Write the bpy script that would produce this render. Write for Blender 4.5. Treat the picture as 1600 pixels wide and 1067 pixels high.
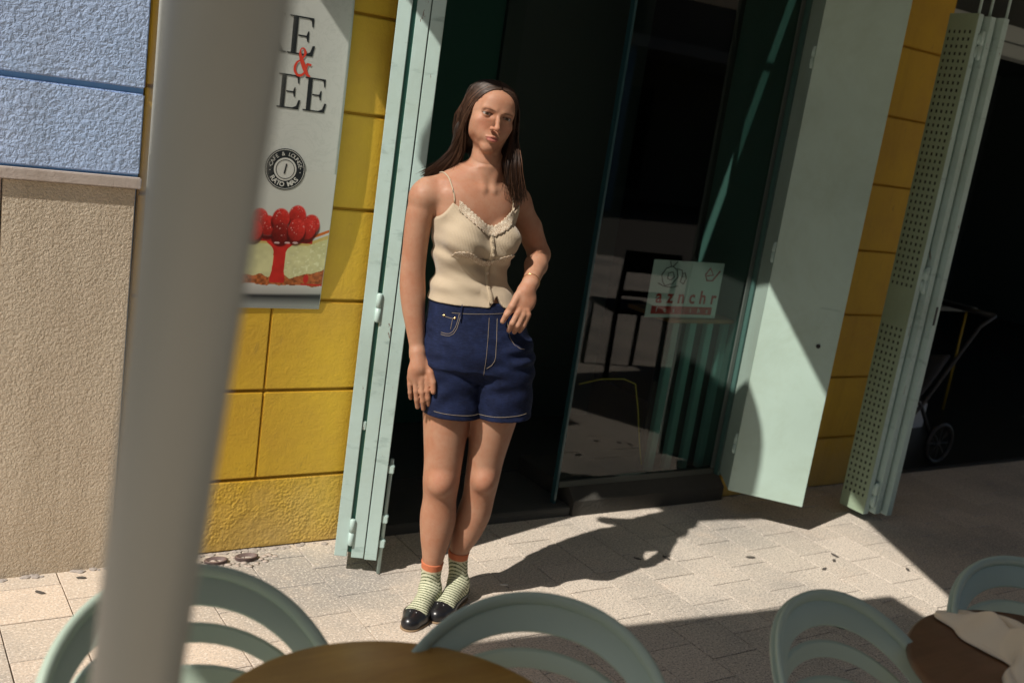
import bpy, bmesh, math, random
import numpy as np
import openvdb
from mathutils import Vector, Matrix
from mathutils import noise as mnoise

S = bpy.context.scene
COL = S.collection
for _o in list(bpy.data.objects):
    bpy.data.objects.remove(_o)

# ------------------------------------------------------------------ camera
CAMZ = 1.6
FOC = 1615.0                       # focal length in pixels of the 1600 px wide photograph
def _n(v):
    v = np.array(v, float); return v / np.linalg.norm(v)
_up = -_n([-293 - 800, 7862 - 533.5, FOC])
_wx = _n([3253 - 800, 538 - 533.5, FOC]); _wx = _n(_wx - _up * _wx.dot(_up))
_wy = np.cross(_up, _wx)
RW = np.array([_wx, _wy, _up])     # rows: the world axes in camera axes (x right, y down, z forward)
cam = bpy.data.objects.new('camera', bpy.data.cameras.new('camera')); COL.objects.link(cam)
cam.data.sensor_width = 36.0
cam.data.lens = FOC / 1600 * 36.0
cam.data.clip_start = 0.05
cam.data.clip_end = 300
_c = RW @ np.diag([1, -1, -1])     # blender camera axes: x right, y up, z back
cam.matrix_world = Matrix([[*_c[0], 0.0], [*_c[1], 0.0], [*_c[2], CAMZ], [0, 0, 0, 1]])
cam.data.dof.use_dof = True
cam.data.dof.focus_distance = 3.0
cam.data.dof.aperture_fstop = 3.2
S.camera = cam
C0 = np.array([0, 0, CAMZ])
def ray(px, py): return RW @ np.array([px - 800, py - 533.5, FOC])
def on_ground(px, py, z=0.0):
    r = ray(px, py); return C0 + r * (z - CAMZ) / r[2]
def on_wall(px, py, y):
    r = ray(px, py); return C0 + r * y / r[1]

# ------------------------------------------------------------------ light
SUN_AZ = math.radians(14.5)        # direction the sunlight travels, from +X towards +Y
SUN_EL = math.radians(47.0)
world = bpy.data.worlds.new('World'); S.world = world; world.use_nodes = True
_nt = world.node_tree; _bg = _nt.nodes['Background']
_sky = _nt.nodes.new('ShaderNodeTexSky'); _sky.sky_type = 'NISHITA'; _sky.sun_disc = False
_sky.sun_elevation = SUN_EL
_sky.sun_rotation = math.radians(90) - (SUN_AZ + math.pi)   # where the sun stands, clockwise from +Y
_sky.air_density = 1.0; _sky.dust_density = 1.0; _sky.ozone_density = 1.0
_nt.links.new(_sky.outputs[0], _bg.inputs[0]); _bg.inputs[1].default_value = 0.052
_sl = bpy.data.lights.new('sun', 'SUN'); _sl.energy = 4.9; _sl.angle = math.radians(0.53); _sl.color = (1.0, 0.93, 0.84)
sun = bpy.data.objects.new('sun', _sl); COL.objects.link(sun)
SUN_DIR = Vector((math.cos(SUN_AZ) * math.cos(SUN_EL), math.sin(SUN_AZ) * math.cos(SUN_EL), -math.sin(SUN_EL)))
sun.rotation_euler = SUN_DIR.to_track_quat('-Z', 'Y').to_euler()
S.view_settings.view_transform = 'Standard'; S.view_settings.look = 'None'
S.view_settings.exposure = 0.0; S.view_settings.gamma = 1.0; S.view_settings.use_curve_mapping = False
S.cycles.max_bounces = 8
S.cycles.transparent_max_bounces = 12
S.cycles.use_denoising = True

# ------------------------------------------------------------------ material helpers
def mat(name, color, rough=0.6, spec=0.5, metal=0.0, **kw):
    m = bpy.data.materials.new(name); m.use_nodes = True
    b = m.node_tree.nodes['Principled BSDF']
    b.inputs['Base Color'].default_value = (*color, 1); b.inputs['Roughness'].default_value = rough
    b.inputs['Specular IOR Level'].default_value = spec; b.inputs['Metallic'].default_value = metal
    for k, v in kw.items(): b.inputs[k].default_value = v
    m.diffuse_color = (*color, 1)
    return m
class NT:
    """short hand for building node trees"""
    def __init__(s, m): s.m = m; s.t = m.node_tree; s.b = s.t.nodes['Principled BSDF']
    def n(s, kind, **kw):
        x = s.t.nodes.new('ShaderNode' + kind)
        for k, v in kw.items():
            if k in ('i',):
                for kk, vv in v.items(): x.inputs[kk].default_value = vv
            else: setattr(x, k, v)
        return x
    def l(s, a, b): s.t.links.new(a, b)
    def coord(s, which='Object'): return s.n('TexCoord').outputs[which]
    def noise(s, co, scale, detail=4, rough=0.55, dist=0.0):
        x = s.n('TexNoise', i={'Scale': scale, 'Detail': detail, 'Roughness': rough, 'Distortion': dist}); s.l(co, x.inputs['Vector']); return x.outputs['Fac']
    def ramp(s, fac, stops):
        x = s.n('ValToRGB'); r = x.color_ramp
        while len(r.elements) < len(stops): r.elements.new(0.5)
        for e, (p, c) in zip(r.elements, stops): e.position = p; e.color = (*c, 1) if len(c) == 3 else c
        s.l(fac, x.inputs[0]); return x.outputs[0]
    def mix(s, a, b, fac, mode='MIX'):
        x = s.n('Mix', data_type='RGBA', blend_type=mode)
        for k, v in ((0, fac), (6, a), (7, b)):
            if hasattr(v, 'is_linked') or hasattr(v, 'links'): s.l(v, x.inputs[k])
            else: x.inputs[k].default_value = v if k == 0 else (*v, 1)
        return x.outputs[2]
    def math(s, op, a, b=0.0, c=0.0):
        x = s.n('Math', operation=op)
        for k, v in enumerate((a, b, c)):
            if hasattr(v, 'links'): s.l(v, x.inputs[k])
            else: x.inputs[k].default_value = v
        return x.outputs[0]
    def bump(s, h, strength=0.3, dist=0.01, normal=None):
        x = s.n('Bump', i={'Strength': strength, 'Distance': dist}); s.l(h, x.inputs['Height'])
        if normal: s.l(normal, x.inputs['Normal'])
        s.l(x.outputs[0], s.b.inputs['Normal']); return x.outputs[0]
    def color(s, c): s.l(c, s.b.inputs['Base Color'])
    def rough(s, c): s.l(c, s.b.inputs['Roughness'])

# ------------------------------------------------------------------ object helpers
def link(o, parent=None):
    COL.objects.link(o)
    if parent is not None: o.parent = parent
    return o
def tag(o, label=None, cat=None, group=None, kind=None):
    if label: o['label'] = label
    if cat: o['category'] = cat
    if group: o['group'] = group
    if kind: o['kind'] = kind
    return o
def empty(name, loc=(0, 0, 0), rz=0.0):
    o = bpy.data.objects.new(name, None); o.empty_display_size = 0.1
    o.location = loc; o.rotation_euler = (0, 0, rz); COL.objects.link(o); return o
def mesh(name, verts, faces, m=None, parent=None, smooth=False):
    me = bpy.data.meshes.new(name)
    me.from_pydata([tuple(map(float, v)) for v in verts], [], [tuple(map(int, f)) for f in faces])
    me.validate(); me.update()
    if smooth: me.polygons.foreach_set('use_smooth', [True] * len(me.polygons))
    o = bpy.data.objects.new(name, me)
    if m:
        for x in (m if isinstance(m, (list, tuple)) else [m]): me.materials.append(x)
    return link(o, parent)
class MB:
    """collects simple shapes into one mesh"""
    def __init__(s): s.v = []; s.f = []; s.mi = []
    def add(s, v, f, mi=0):
        k = len(s.v); s.v += [tuple(x) for x in v]; s.f += [tuple(i + k for i in q) for q in f]; s.mi += [mi] * len(f); return s
    def box(s, lo, hi, M=None, mi=0, bev=0.0):
        x0, y0, z0 = lo; x1, y1, z1 = hi
        if bev <= 0:
            v = [(x0,y0,z0),(x1,y0,z0),(x1,y1,z0),(x0,y1,z0),(x0,y0,z1),(x1,y0,z1),(x1,y1,z1),(x0,y1,z1)]
            f = [(3,2,1,0),(4,5,6,7),(0,1,5,4),(1,2,6,5),(2,3,7,6),(3,0,4,7)]
        else:
            bm = bmesh.new(); bmesh.ops.create_cube(bm, size=1.0)
            for q in bm.verts: q.co = Vector(((x0+x1)/2 + q.co.x*(x1-x0), (y0+y1)/2 + q.co.y*(y1-y0), (z0+z1)/2 + q.co.z*(z1-z0)))
            bmesh.ops.bevel(bm, geom=bm.edges[:], offset=bev, segments=2, affect='EDGES')
            v = [tuple(q.co) for q in bm.verts]; f = [tuple(q.index for q in p.verts) for p in bm.faces]; bm.free()
        if M is not None: v = [tuple(M @ Vector(q)) for q in v]
        return s.add(v, f, mi)
    def tube(s, pts, r, n=10, mi=0, cap=True, flat=1.0, closed=False):
        P = [Vector(p) for p in pts]; m = len(P)
        R = r if hasattr(r, '__len__') else [r] * m
        k = len(s.v); prev = None
        for i, p in enumerate(P):
            a = P[i-1] if (i > 0 or closed) else P[i]; b = P[(i+1) % m] if (i < m-1 or closed) else P[i]
            t = (b - a).normalized()
            if prev is None:
                prev = t.orthogonal().normalized()
            prev = (prev - t * prev.dot(t))
            prev = prev.normalized() if prev.length > 1e-6 else t.orthogonal().normalized()
            q = t.cross(prev)
            for j in range(n):
                A = 2*math.pi*j/n; s.v.append(tuple(p + prev*math.cos(A)*R[i] + q*math.sin(A)*R[i]*flat))
        for i in range(m if closed else m-1):
            i2 = (i+1) % m
            for j in range(n):
                s.f.append((k+i*n+j, k+i*n+(j+1)%n, k+i2*n+(j+1)%n, k+i2*n+j)); s.mi.append(mi)
        if cap and not closed:
            s.f.append(tuple(k+j for j in range(n))[::-1]); s.f.append(tuple(k+(m-1)*n+j for j in range(n))); s.mi += [mi, mi]
        return s
    def lathe(s, prof, n=32, c=(0,0,0), M=None, mi=0):
        k = len(s.v); m = len(prof)
        for r, z in prof:
            for j in range(n):
                A = 2*math.pi*j/n; p = Vector((c[0]+r*math.cos(A), c[1]+r*math.sin(A), c[2]+z))
                s.v.append(tuple(M @ p if M is not None else p))
        for i in range(m-1):
            for j in range(n):
                s.f.append((k+i*n+j, k+i*n+(j+1)%n, k+(i+1)*n+(j+1)%n, k+(i+1)*n+j)); s.mi.append(mi)
        s.f.append(tuple(k+j for j in range(n))[::-1]); s.f.append(tuple(k+(m-1)*n+j for j in range(n))); s.mi += [mi, mi]
        return s
    def poly(s, pts, depth, M, mi=0):
        """closed outline in XY extruded by depth along Z, then moved by M"""
        n = len(pts); k = len(s.v)
        for z in (0, depth):
            for (x, y) in pts: s.v.append(tuple(M @ Vector((x, y, z))))
        s.f.append(tuple(k+n+i for i in range(n))); s.mi.append(mi)
        if depth:
            s.f.append(tuple(k+i for i in range(n))[::-1]); s.mi.append(mi)
            for i in range(n): s.f.append((k+i, k+(i+1)%n, k+n+(i+1)%n, k+n+i)); s.mi.append(mi)
        return s
    def build(s, name, m, parent=None, smooth=False, loc=None):
        o = mesh(name, s.v, s.f, m, parent, smooth)
        if isinstance(m, (list, tuple)) and len(o.data.polygons) == len(s.mi): o.data.polygons.foreach_set('material_index', s.mi)
        if loc is not None: o.location = loc
        return o
def auto_smooth(o, deg=40):
    me = o.data; me.polygons.foreach_set('use_smooth', [True]*len(me.polygons))
    bm = bmesh.new(); bm.from_mesh(me)
    for e in bm.edges:
        if len(e.link_faces) == 2 and e.calc_face_angle(0) > math.radians(deg): e.smooth = False
    bm.to_mesh(me); bm.free(); return o
def text_mb(mb, txt, size, M, mi=0, depth=0.0, bold=0.0, align='CENTER'):
    cu = bpy.data.curves.new('t', 'FONT'); cu.body = txt; cu.size = size; cu.align_x = align; cu.align_y = 'CENTER'; cu.offset = bold
    cu.resolution_u = 3
    o = bpy.data.objects.new('t', cu); COL.objects.link(o)
    me = bpy.data.meshes.new_from_object(o.evaluated_get(bpy.context.evaluated_depsgraph_get()))
    mb.add([M @ v.co for v in me.vertices], [tuple(p.vertices) for p in me.polygons], mi)
    bpy.data.objects.remove(o); bpy.data.curves.remove(cu); bpy.data.meshes.remove(me)
def copy_tree(o, parent=None):
    c = o.copy(); COL.objects.link(c)
    if parent is not None: c.parent = parent
    for ch in [x for x in o.children]: copy_tree(ch, c)
    return c
# ================================================================== materials of the place
def add_dirt(t, amt=.55):
    """splash dirt low on walls, run stains and pale scuffs"""
    link_ = t.b.inputs['Base Color'].links[0]; c = link_.from_socket; geo = t.n('NewGeometry').outputs['Position']; sx = t.n('SeparateXYZ'); t.l(geo, sx.inputs[0])
    low = t.ramp(t.math('ADD', sx.outputs[2], t.math('MULTIPLY', t.noise(geo, 5, 5, .7), .35)), [(.16, (1,)*3), (.42, (0,)*3)])
    mp = t.n('Mapping', i={'Scale': (7, 7, .8)}); t.l(geo, mp.inputs[0]); run = t.ramp(t.noise(mp.outputs[0], 1.0, 6, .7), [(.50, (0,)*3), (.75, (1,)*3)])
    c = t.mix(c, t.mix(c, (.46, .38, .28), .75), t.math('MULTIPLY', low, amt)); c = t.mix(c, t.mix(c, (.62, .58, .52), 1.0, 'MULTIPLY'), t.math('MULTIPLY', run, .40))
    sc = t.noise(geo, 3.0, 8, .8, .8); c = t.mix(c, (.62, .62, .66), t.math('MULTIPLY', t.ramp(sc, [(.66, (0,)*3), (.74, (1,)*3)]), .35)); t.color(c)
def stucco(name, c1, c2, scale, strength, dist=.006, rough=.9):
    m = mat(name, c1, rough, .25); t = NT(m); co = t.coord()
    n1 = t.noise(co, scale, 3, .5, .6); n2 = t.noise(co, scale*.33, 3); n3 = t.noise(co, 2.2, 5, .6)
    t.color(t.mix(t.mix(c1, c2, t.ramp(n3, [(.35, (0,)*3), (.7, (1,)*3)])), tuple(x*.80 for x in c1), t.math('MULTIPLY', t.ramp(n1, [(.35, (1,)*3), (.6, (0,)*3)]), .5)))
    h = t.math('ADD', t.ramp(n1, [(.32, (0,)*3), (.62, (1,)*3)]), t.math('MULTIPLY', n2, .8)); t.bump(h, strength, dist)
    if c1[0] > .2: add_dirt(t)
    return m
M_BLUE = stucco('blue_stucco', (.52, .66, .93), (.43, .60, .90), 80, .6, .005)
M_BLUEJ = mat('blue_joint', (.22, .46, .84), .8, .2)
M_BEIGE = stucco('beige_roughcast', (.66, .57, .44), (.60, .50, .38), 135, .6, .0045)
def yellow_mat(name, low=False):
    m = mat(name, (.62, .40, .035), .62, .4); t = NT(m); co = t.coord('Object')
    geo = t.n('NewGeometry').outputs['Position']; n3 = t.noise(geo, 3.1, 6, .62); st = t.noise(geo, 9, 6, .7)
    c = t.mix((.66, .42, .032), (.57, .345, .038), t.ramp(n3, [(.35, (0,)*3), (.65, (1,)*3)]))
    if low: c = t.mix(c, (.62, .44, .12), t.ramp(n3, [(.4, (0,)*3), (.75, (.6,)*3)]))
    mp = t.n('Mapping', i={'Rotation': (0, .6, 0), 'Scale': (2.0, 1, .8)}); t.l(geo, mp.inputs[0]); sc = t.noise(mp.outputs[0], 11, 8, .75, 1.4)
    c = t.mix(c, (.20, .14, .05), t.math('MULTIPLY', t.ramp(sc, [(.60, (0,)*3), (.68, (1,)*3)]), .35)); t.color(c)
    a = t.noise(geo, 130 if not low else 85, 3, .5); b = t.noise(geo, 30, 4)
    h = t.math('ADD', a, t.math('MULTIPLY', b, 1.4))
    if low:
        v = t.n('TexVoronoi', feature='SMOOTH_F1', i={'Scale': 110.0}); t.l(geo, v.inputs['Vector']); h = t.math('ADD', h, t.math('MULTIPLY', t.math('SUBTRACT', .8, v.outputs['Distance']), t.math('MULTIPLY', t.ramp(t.noise(geo, 5, 3), [(.45, (0,)*3), (.6, (1,)*3)]), 1.6)))
    t.bump(h, .35 if not low else .6, .003 if not low else .005); add_dirt(t, .35); return m
M_YEL = yellow_mat('yellow_paint'); M_YELL = yellow_mat('yellow_paint_rough', True)
M_YELJ = mat('yellow_joint', (.54, .30, .03), .8, .2)
M_STONE = stucco('ledge_stone', (.60, .52, .47), (.52, .46, .41), 90, .2, .002, .7)
def green_paint(name, c=(.52, .68, .62), chips=.665, marks=True):
    m = mat(name, c, .42, .45); t = NT(m); co = t.coord(); geo = t.n('NewGeometry').outputs['Position']
    n1 = t.noise(geo, 1.7, 5); c1 = t.mix(c, tuple(x*.88 for x in c), t.ramp(n1, [(.4, (0,)*3), (.65, (1,)*3)]))
    mp = t.n('Mapping', i={'Scale': (1, 1, .25)}); t.l(geo, mp.inputs[0]); ch = t.noise(mp.outputs[0], 24, 6, .72, .8)
    c1 = t.mix(c1, (.16, .075, .05), t.ramp(ch, [(chips, (0,)*3), (chips+.012, (1,)*3)]))
    mp2 = t.n('Mapping', i={'Scale': (1, 1, 3.0), 'Location': (3, 2, 1)}); t.l(geo, mp2.inputs[0]); sc = t.noise(mp2.outputs[0], 7, 5, .6, .3)
    if marks: c1 = t.mix(c1, (.12, .20, .19), t.math('MULTIPLY', t.ramp(sc, [(.60, (0,)*3), (.74, (1,)*3)]), .5))
    dr = t.noise(geo, 3.3, 8, .75, .4); c1 = t.mix(c1, t.mix(c1, (.70, .66, .56), 1.0, 'MULTIPLY'), t.ramp(dr, [(.45, (0,)*3), (.72, (.4,)*3)]))
    t.color(c1); t.rough(t.ramp(n1, [(.3, (.38,)*3), (.7, (.52,)*3)])); t.bump(t.noise(geo, 45, 4), .08, .003); return m
M_GRN = green_paint('pale_green_paint', (.47, .62, .585)); M_GRN2 = green_paint('pale_green_panel', (.44, .58, .51), .755, False)
M_OLV = green_paint('olive_green_sheet', (.33, .43, .31), .76, False)
M_TEAL = mat('teal_frame', (.055, .12, .105), .38, .5)
M_DARKGAP = mat('dark_green', (.02, .11, .085), .5)
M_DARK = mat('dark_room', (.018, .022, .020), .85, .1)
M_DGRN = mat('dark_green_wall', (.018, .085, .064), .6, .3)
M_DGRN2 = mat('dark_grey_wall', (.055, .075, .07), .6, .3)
M_WHITE = mat('hinge_white', (.66, .70, .66), .4)
M_BLACK = mat('black_metal', (.015, .015, .017), .4)
M_STEEL = mat('steel', (.45, .45, .44), .25, .5, 1.0)
def paver_mat():
    m = mat('granite_paver', (.4, .36, .32), .78, .35); t = NT(m); geo = t.n('NewGeometry').outputs['Position']
    oi = t.n('ObjectInfo').outputs['Random']; big = t.noise(geo, 1.1, 6, .65); med = t.noise(geo, 6, 6, .7)
    sx = t.n('SeparateXYZ'); t.l(geo, sx.inputs[0])
    left = t.ramp(t.math('MULTIPLY_ADD', sx.outputs[0], -.5, 1.25), [(.0, (0,)*3), (.75, (.8,)*3)])
    c = t.mix((.50, .45, .39), (.56, .455, .36), left)
    c = t.mix(c, (.385, .345, .295), t.math('MULTIPLY', oi, .6))
    c = t.mix(c, (.27, .255, .235), t.ramp(big, [(.47, (0,)*3), (.64, (.8,)*3)]))
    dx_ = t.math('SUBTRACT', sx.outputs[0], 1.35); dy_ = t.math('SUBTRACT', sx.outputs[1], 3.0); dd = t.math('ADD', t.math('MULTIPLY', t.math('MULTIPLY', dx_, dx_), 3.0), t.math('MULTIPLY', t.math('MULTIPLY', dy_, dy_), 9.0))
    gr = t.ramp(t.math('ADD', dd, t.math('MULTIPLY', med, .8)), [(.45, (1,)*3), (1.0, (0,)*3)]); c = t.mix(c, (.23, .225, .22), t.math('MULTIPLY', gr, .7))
    c = t.mix(c, (.56, .45, .36), t.ramp(med, [(.55, (0,)*3), (.8, (.5,)*3)]))
    # grey soil towards the door
    v = t.n('TexVoronoi', i={'Scale': 420.0}); t.l(geo, v.inputs['Vector']); sp = t.ramp(v.outputs['Color'], [(.0, (0,)*3), (1, (1,)*3)])
    f = t.noise(geo, 150, 4, .7); spk = t.math('MULTIPLY', t.ramp(f, [(.42, (1,)*3), (.47, (0,)*3)]), t.math('SUBTRACT', 1.0, t.math('MULTIPLY', left, .6)))
    c = t.mix(c, (.10, .10, .095), t.math('MULTIPLY', spk, .7))
    wsp = t.ramp(t.noise(geo, 120, 3), [(.55, (0,)*3), (.62, (1,)*3)]); c = t.mix(c, (.68, .63, .57), t.math('MULTIPLY', wsp, .5))
    st = t.noise(geo, 15, 7, .75, .7); c = t.mix(c, (.12, .10, .08), t.math('MULTIPLY', t.ramp(st, [(.69, (0,)*3), (.73, (1,)*3)]), .5))
    c = t.mix(c, (1.30, 1.28, 1.25), 1.0, 'MULTIPLY'); t.color(c); t.bump(t.math('ADD', f, t.math('MULTIPLY', t.noise(geo, 40, 4), .8)), .25, .002); return m
M_PAVE = paver_mat()
M_GROUT = mat('grout', (.13, .12, .105), .95, .1)
def wood_mat(name, c1, c2):
    m = mat(name, c1, .35, .5); t = NT(m); co = t.coord(); mp = t.n('Mapping', i={'Scale': (3, 26, 3)}); t.l(co, mp.inputs[0])
    n = t.noise(mp.outputs[0], 1.5, 6, .65, .6); b = t.noise(co, 5, 4); c = t.mix(c1, c2, t.ramp(n, [(.35, (0,)*3), (.65, (1,)*3)])); c = t.mix(c, tuple(x*.6 for x in c1), t.ramp(b, [(.4, (0,)*3), (.75, (.6,)*3)]))
    sc = t.noise(co, 60, 5, .7, 2); c = t.mix(c, tuple(min(1, x*1.7+.04) for x in c1), t.math('MULTIPLY', t.ramp(sc, [(.68, (0,)*3), (.72, (1,)*3)]), .4))
    t.color(c); t.rough(t.ramp(b, [(.3, (.28,)*3), (.7, (.5,)*3)])); return m
M_WOOD = wood_mat('table_laminate', (.54, .30, .065), (.42, .21, .04)); M_WOOD2 = wood_mat('table_laminate_brown', (.20, .10, .05), (.15, .075, .035))
M_PLAST = mat('green_plastic', (.40, .50, .415), .42, .45); _t = NT(M_PLAST); _t.bump(_t.noise(_t.coord(), 120, 3), .04, .002)
_t.rough(_t.ramp(_t.noise(_t.coord(), 9, 4), [(.3, (.30,)*3), (.7, (.48,)*3)]))
def glass_mat():
    m = bpy.data.materials.new('window_glass'); m.use_nodes = True; n = m.node_tree; n.nodes.clear()
    out = n.nodes.new('ShaderNodeOutputMaterial'); mx = n.nodes.new('ShaderNodeMixShader'); tr = n.nodes.new('ShaderNodeBsdfTransparent'); gl = n.nodes.new('ShaderNodeBsdfGlossy'); fr = n.nodes.new('ShaderNodeFresnel')
    tr.inputs[0].default_value = (.74, .81, .79, 1); gl.inputs['Roughness'].default_value = .0; fr.inputs[0].default_value = 1.52
    mu = n.nodes.new('ShaderNodeMath'); mu.operation = 'MULTIPLY'; mu.inputs[1].default_value = 1.25
    ge = n.nodes.new('ShaderNodeNewGeometry'); iv = n.nodes.new('ShaderNodeMath'); iv.operation = 'SUBTRACT'; iv.inputs[0].default_value = 1.0; n.links.new(ge.outputs['Backfacing'], iv.inputs[1]); m2 = n.nodes.new('ShaderNodeMath'); m2.operation = 'MULTIPLY'; m2.use_clamp = True
    n.links.new(fr.outputs[0], mu.inputs[0]); n.links.new(mu.outputs[0], m2.inputs[0]); n.links.new(iv.outputs[0], m2.inputs[1]); n.links.new(m2.outputs[0], mx.inputs[0]); n.links.new(tr.outputs[0], mx.inputs[1]); n.links.new(gl.outputs[0], mx.inputs[2]); n.links.new(mx.outputs[0], out.inputs[0]); return m
M_GLASS = glass_mat()

# ================================================================== ground
WY = 3.212                                    # the face of the yellow wall
g = mesh('ground', [(-40, -40, -.024), (60, -40, -.024), (60, 60, -.024), (-40, 60, -.024)], [(0, 1, 2, 3)], M_GROUT); tag(g, kind='structure')
pav = tag(empty('pavement', (0, 0, 0)), kind='structure')
def paver_mesh(w, d, seed):
    r = random.Random(seed); mb = MB(); b = .0014; j = lambda: r.uniform(-.0006, .0006)
    c = [(-w/2+j(), -d/2+j()), (w/2+j(), -d/2+j()), (w/2+j(), d/2+j()), (-w/2+j(), d/2+j())]
    v = [(x, y, -.022) for x, y in c] + [(x, y, -b) for x, y in c] + [(x*(1-2*b/w), y*(1-2*b/d), 0) for x, y in c]
    f = [(8, 9, 10, 11)] + [(4+i, 4+(i+1) % 4, 8+(i+1) % 4, 8+i) for i in range(4)] + [(i, (i+1) % 4, 4+(i+1) % 4, 4+i) for i in range(4)]
    return v, f
PW, PD = .1975, .208
pv = [paver_mesh(PW-.0038, PD-.0038, k) for k in range(6)]
pms = []
for v, f in pv:
    me = bpy.data.meshes.new('paver'); me.from_pydata(v, [], f); me.materials.append(M_PAVE); pms.append(me)
slots = []; rp = random.Random(3)
for i in range(-16, 46):
    for j in range(-30, 22):
        x = 2.373 + PW*(i-10+.5); y = 2.287 + PD*(j+.5) - (PD*.5 if (i % 2) else 0)
        if y > WY + .22 or x < -2.5 or x > 8.5: continue
        if y > WY + .09 and x < 4.3: continue
        q = RW.T @ np.array([x, y, -CAMZ]); u, w = 800+FOC*q[0]/q[2], 533.5+FOC*q[1]/q[2]
        vis = q[2] > 0 and -60 < u < 1660 and 700 < w < 1120
        slots.append((not vis, (x-1.9)**2*.6+(y-2.3)**2, x, y))
slots.sort(); rest = MB()
for k, (nv, _, x, y) in enumerate(slots):
    dz = rp.uniform(-.0005, .0005); a = rp.uniform(-.0022, .0022); tx_, ty_ = rp.uniform(-.0012, .0012), rp.uniform(-.0012, .0012)
    if k < 290 and not nv:
        o = bpy.data.objects.new('paver', pms[rp.randrange(6)]); link(o, pav); o.location = (x, y, dz); o.rotation_euler = (tx_, ty_, a + (math.pi if rp.random() < .5 else 0))
    else:
        Mx = Matrix.Translation((x, y, dz)) @ Matrix.Rotation(a, 4, 'Z'); v, f = pv[rp.randrange(6)]; rest.add([Mx @ Vector(q) for q in v], f)
tag(rest.build('paver_field', M_PAVE, pav), kind='stuff')

# ================================================================== left facade: blue stucco over a beige dado
bl = tag(empty('blue_house_front', (-1.0, WY, 0)), 'blue stucco house front over beige roughcast base at left', 'wall')
def add_part(mb, name, m, root_, smooth=False): 
    o = mb.build(name, m, None, smooth); o.parent = root_; o.matrix_parent_inverse = root_.matrix_basis.inverted(); return o
add_part(MB().box((-3, 3.214, 1.23), (.764, 3.6, 4.2)).box((-3, 3.2241, -.02), (.764, 3.6, 1.229)), 'wall_core', M_BLUEJ, bl)
for (x0, x1, z0, z1) in ((-3, -.62, 1.262, 1.498), (-.60, .766, 1.262, 1.498), (-3, -.62, 1.514, 1.84), (-.60, .766, 1.514, 1.84), (-3, .766, 1.856, 2.18), (-3, .766, 2.20, 4.2)):
    add_part(MB().box((x0, 3.203, z0), (x1, 3.2138, z1), bev=.004), 'stucco_block', M_BLUE, bl)
add_part(MB().box((-3, 3.184, 1.222), (.770, 3.23, 1.255), bev=.003), 'ledge', M_STONE, bl)
for x0, x1 in ((-3, -.362), (-.357, .395), (.399, .757)): add_part(MB().box((x0, 3.197, -.01), (x1, 3.224, 1.2215), bev=.002), 'dado_panel', M_BEIGE, bl)

# ================================================================== the cafe front
cf = tag(empty('cafe_front', (1.2, WY, 0)), 'yellow painted cafe wall of large blocks round the dark doorway', 'building')
DX0, DX1 = 1.625, 3.475
core = MB().box((.768, 3.226, -.02), (DX0-.004, 3.60, 4.2)).box((DX1+.004, 3.226, -.02), (4.42, 3.60, 4.2)).box((DX0-.004, 3.226, 2.75), (DX1+.004, 3.60, 4.2)); add_part(core, 'wall_core', M_YELJ, cf)
zr = [.262] + [.262 + .3157*k for k in range(1, 9)]
def blk(x0, x1, z0, z1, m=M_YEL): add_part(MB().box((x0, WY, z0), (x1, 3.2245, z1), bev=.0035), 'wall_block', m, cf)
blk(.770, DX0-.002, .004, .257, M_YELL); blk(DX1+.002, 4.40, .004, .257, M_YELL)
for k in range(8):
    z0, z1 = zr[k]+.005, zr[k+1]-.005
    if z1 > 2.8: break
    blk(.770, 1.2165, z0, z1); blk(1.2205, DX0-.002, z0, z1); blk(DX1+.002, 4.40, z0, z1)
blk(.770, 4.40, 2.80, 3.6)
# crumbled mortar at the foot of the wall
mb = MB(); r = random.Random(8)
for k in range(120):
    x = r.uniform(-.2, 1.5); s = r.uniform(.004, .014); y = WY-.012 + r.uniform(-.012, .008) if x > .77 else 3.190+r.uniform(-.01, .005)
    bm = bmesh.new(); bmesh.ops.create_icosphere(bm, subdivisions=1, radius=s); v = [(q.co.x*r.uniform(.8, 1.6)+x, q.co.y+y, q.co.z*.4+.001) for q in bm.verts]; mb.add(v, [tuple(q.index for q in p.verts) for p in bm.faces]); bm.free()
tag(mb.build('mortar_crumbs', mat('mortar', (.36, .32, .29), .9)), 'grey mortar crumbs along the foot of the house walls', 'rubble', kind='stuff')
# step, floor and dark room
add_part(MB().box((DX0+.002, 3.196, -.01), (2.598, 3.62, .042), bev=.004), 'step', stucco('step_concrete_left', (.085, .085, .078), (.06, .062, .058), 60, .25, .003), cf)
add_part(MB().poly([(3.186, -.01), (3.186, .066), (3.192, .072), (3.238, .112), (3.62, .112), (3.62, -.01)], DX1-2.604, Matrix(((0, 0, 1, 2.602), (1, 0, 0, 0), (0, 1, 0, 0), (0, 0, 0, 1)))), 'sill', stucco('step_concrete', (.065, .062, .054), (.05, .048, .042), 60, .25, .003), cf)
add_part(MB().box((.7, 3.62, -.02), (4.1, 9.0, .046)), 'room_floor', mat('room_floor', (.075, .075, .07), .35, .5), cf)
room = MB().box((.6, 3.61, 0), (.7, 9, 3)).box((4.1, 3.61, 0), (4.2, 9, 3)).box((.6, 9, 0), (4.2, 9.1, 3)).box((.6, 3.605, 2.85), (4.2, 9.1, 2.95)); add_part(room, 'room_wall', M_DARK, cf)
add_part(MB().box((1.80, 4.3, .05), (2.62, 4.34, 2.8)), 'inner_partition', M_DGRN, cf); add_part(MB().box((2.73, 4.3, .05), (3.5, 4.34, 2.8)), 'inner_partition', M_DGRN2, cf); add_part(MB().box((2.622, 4.28, .05), (2.72, 4.36, 2.8)), 'inner_post', mat('inner_post', (.03, .05, .045), .5), cf)
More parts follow.
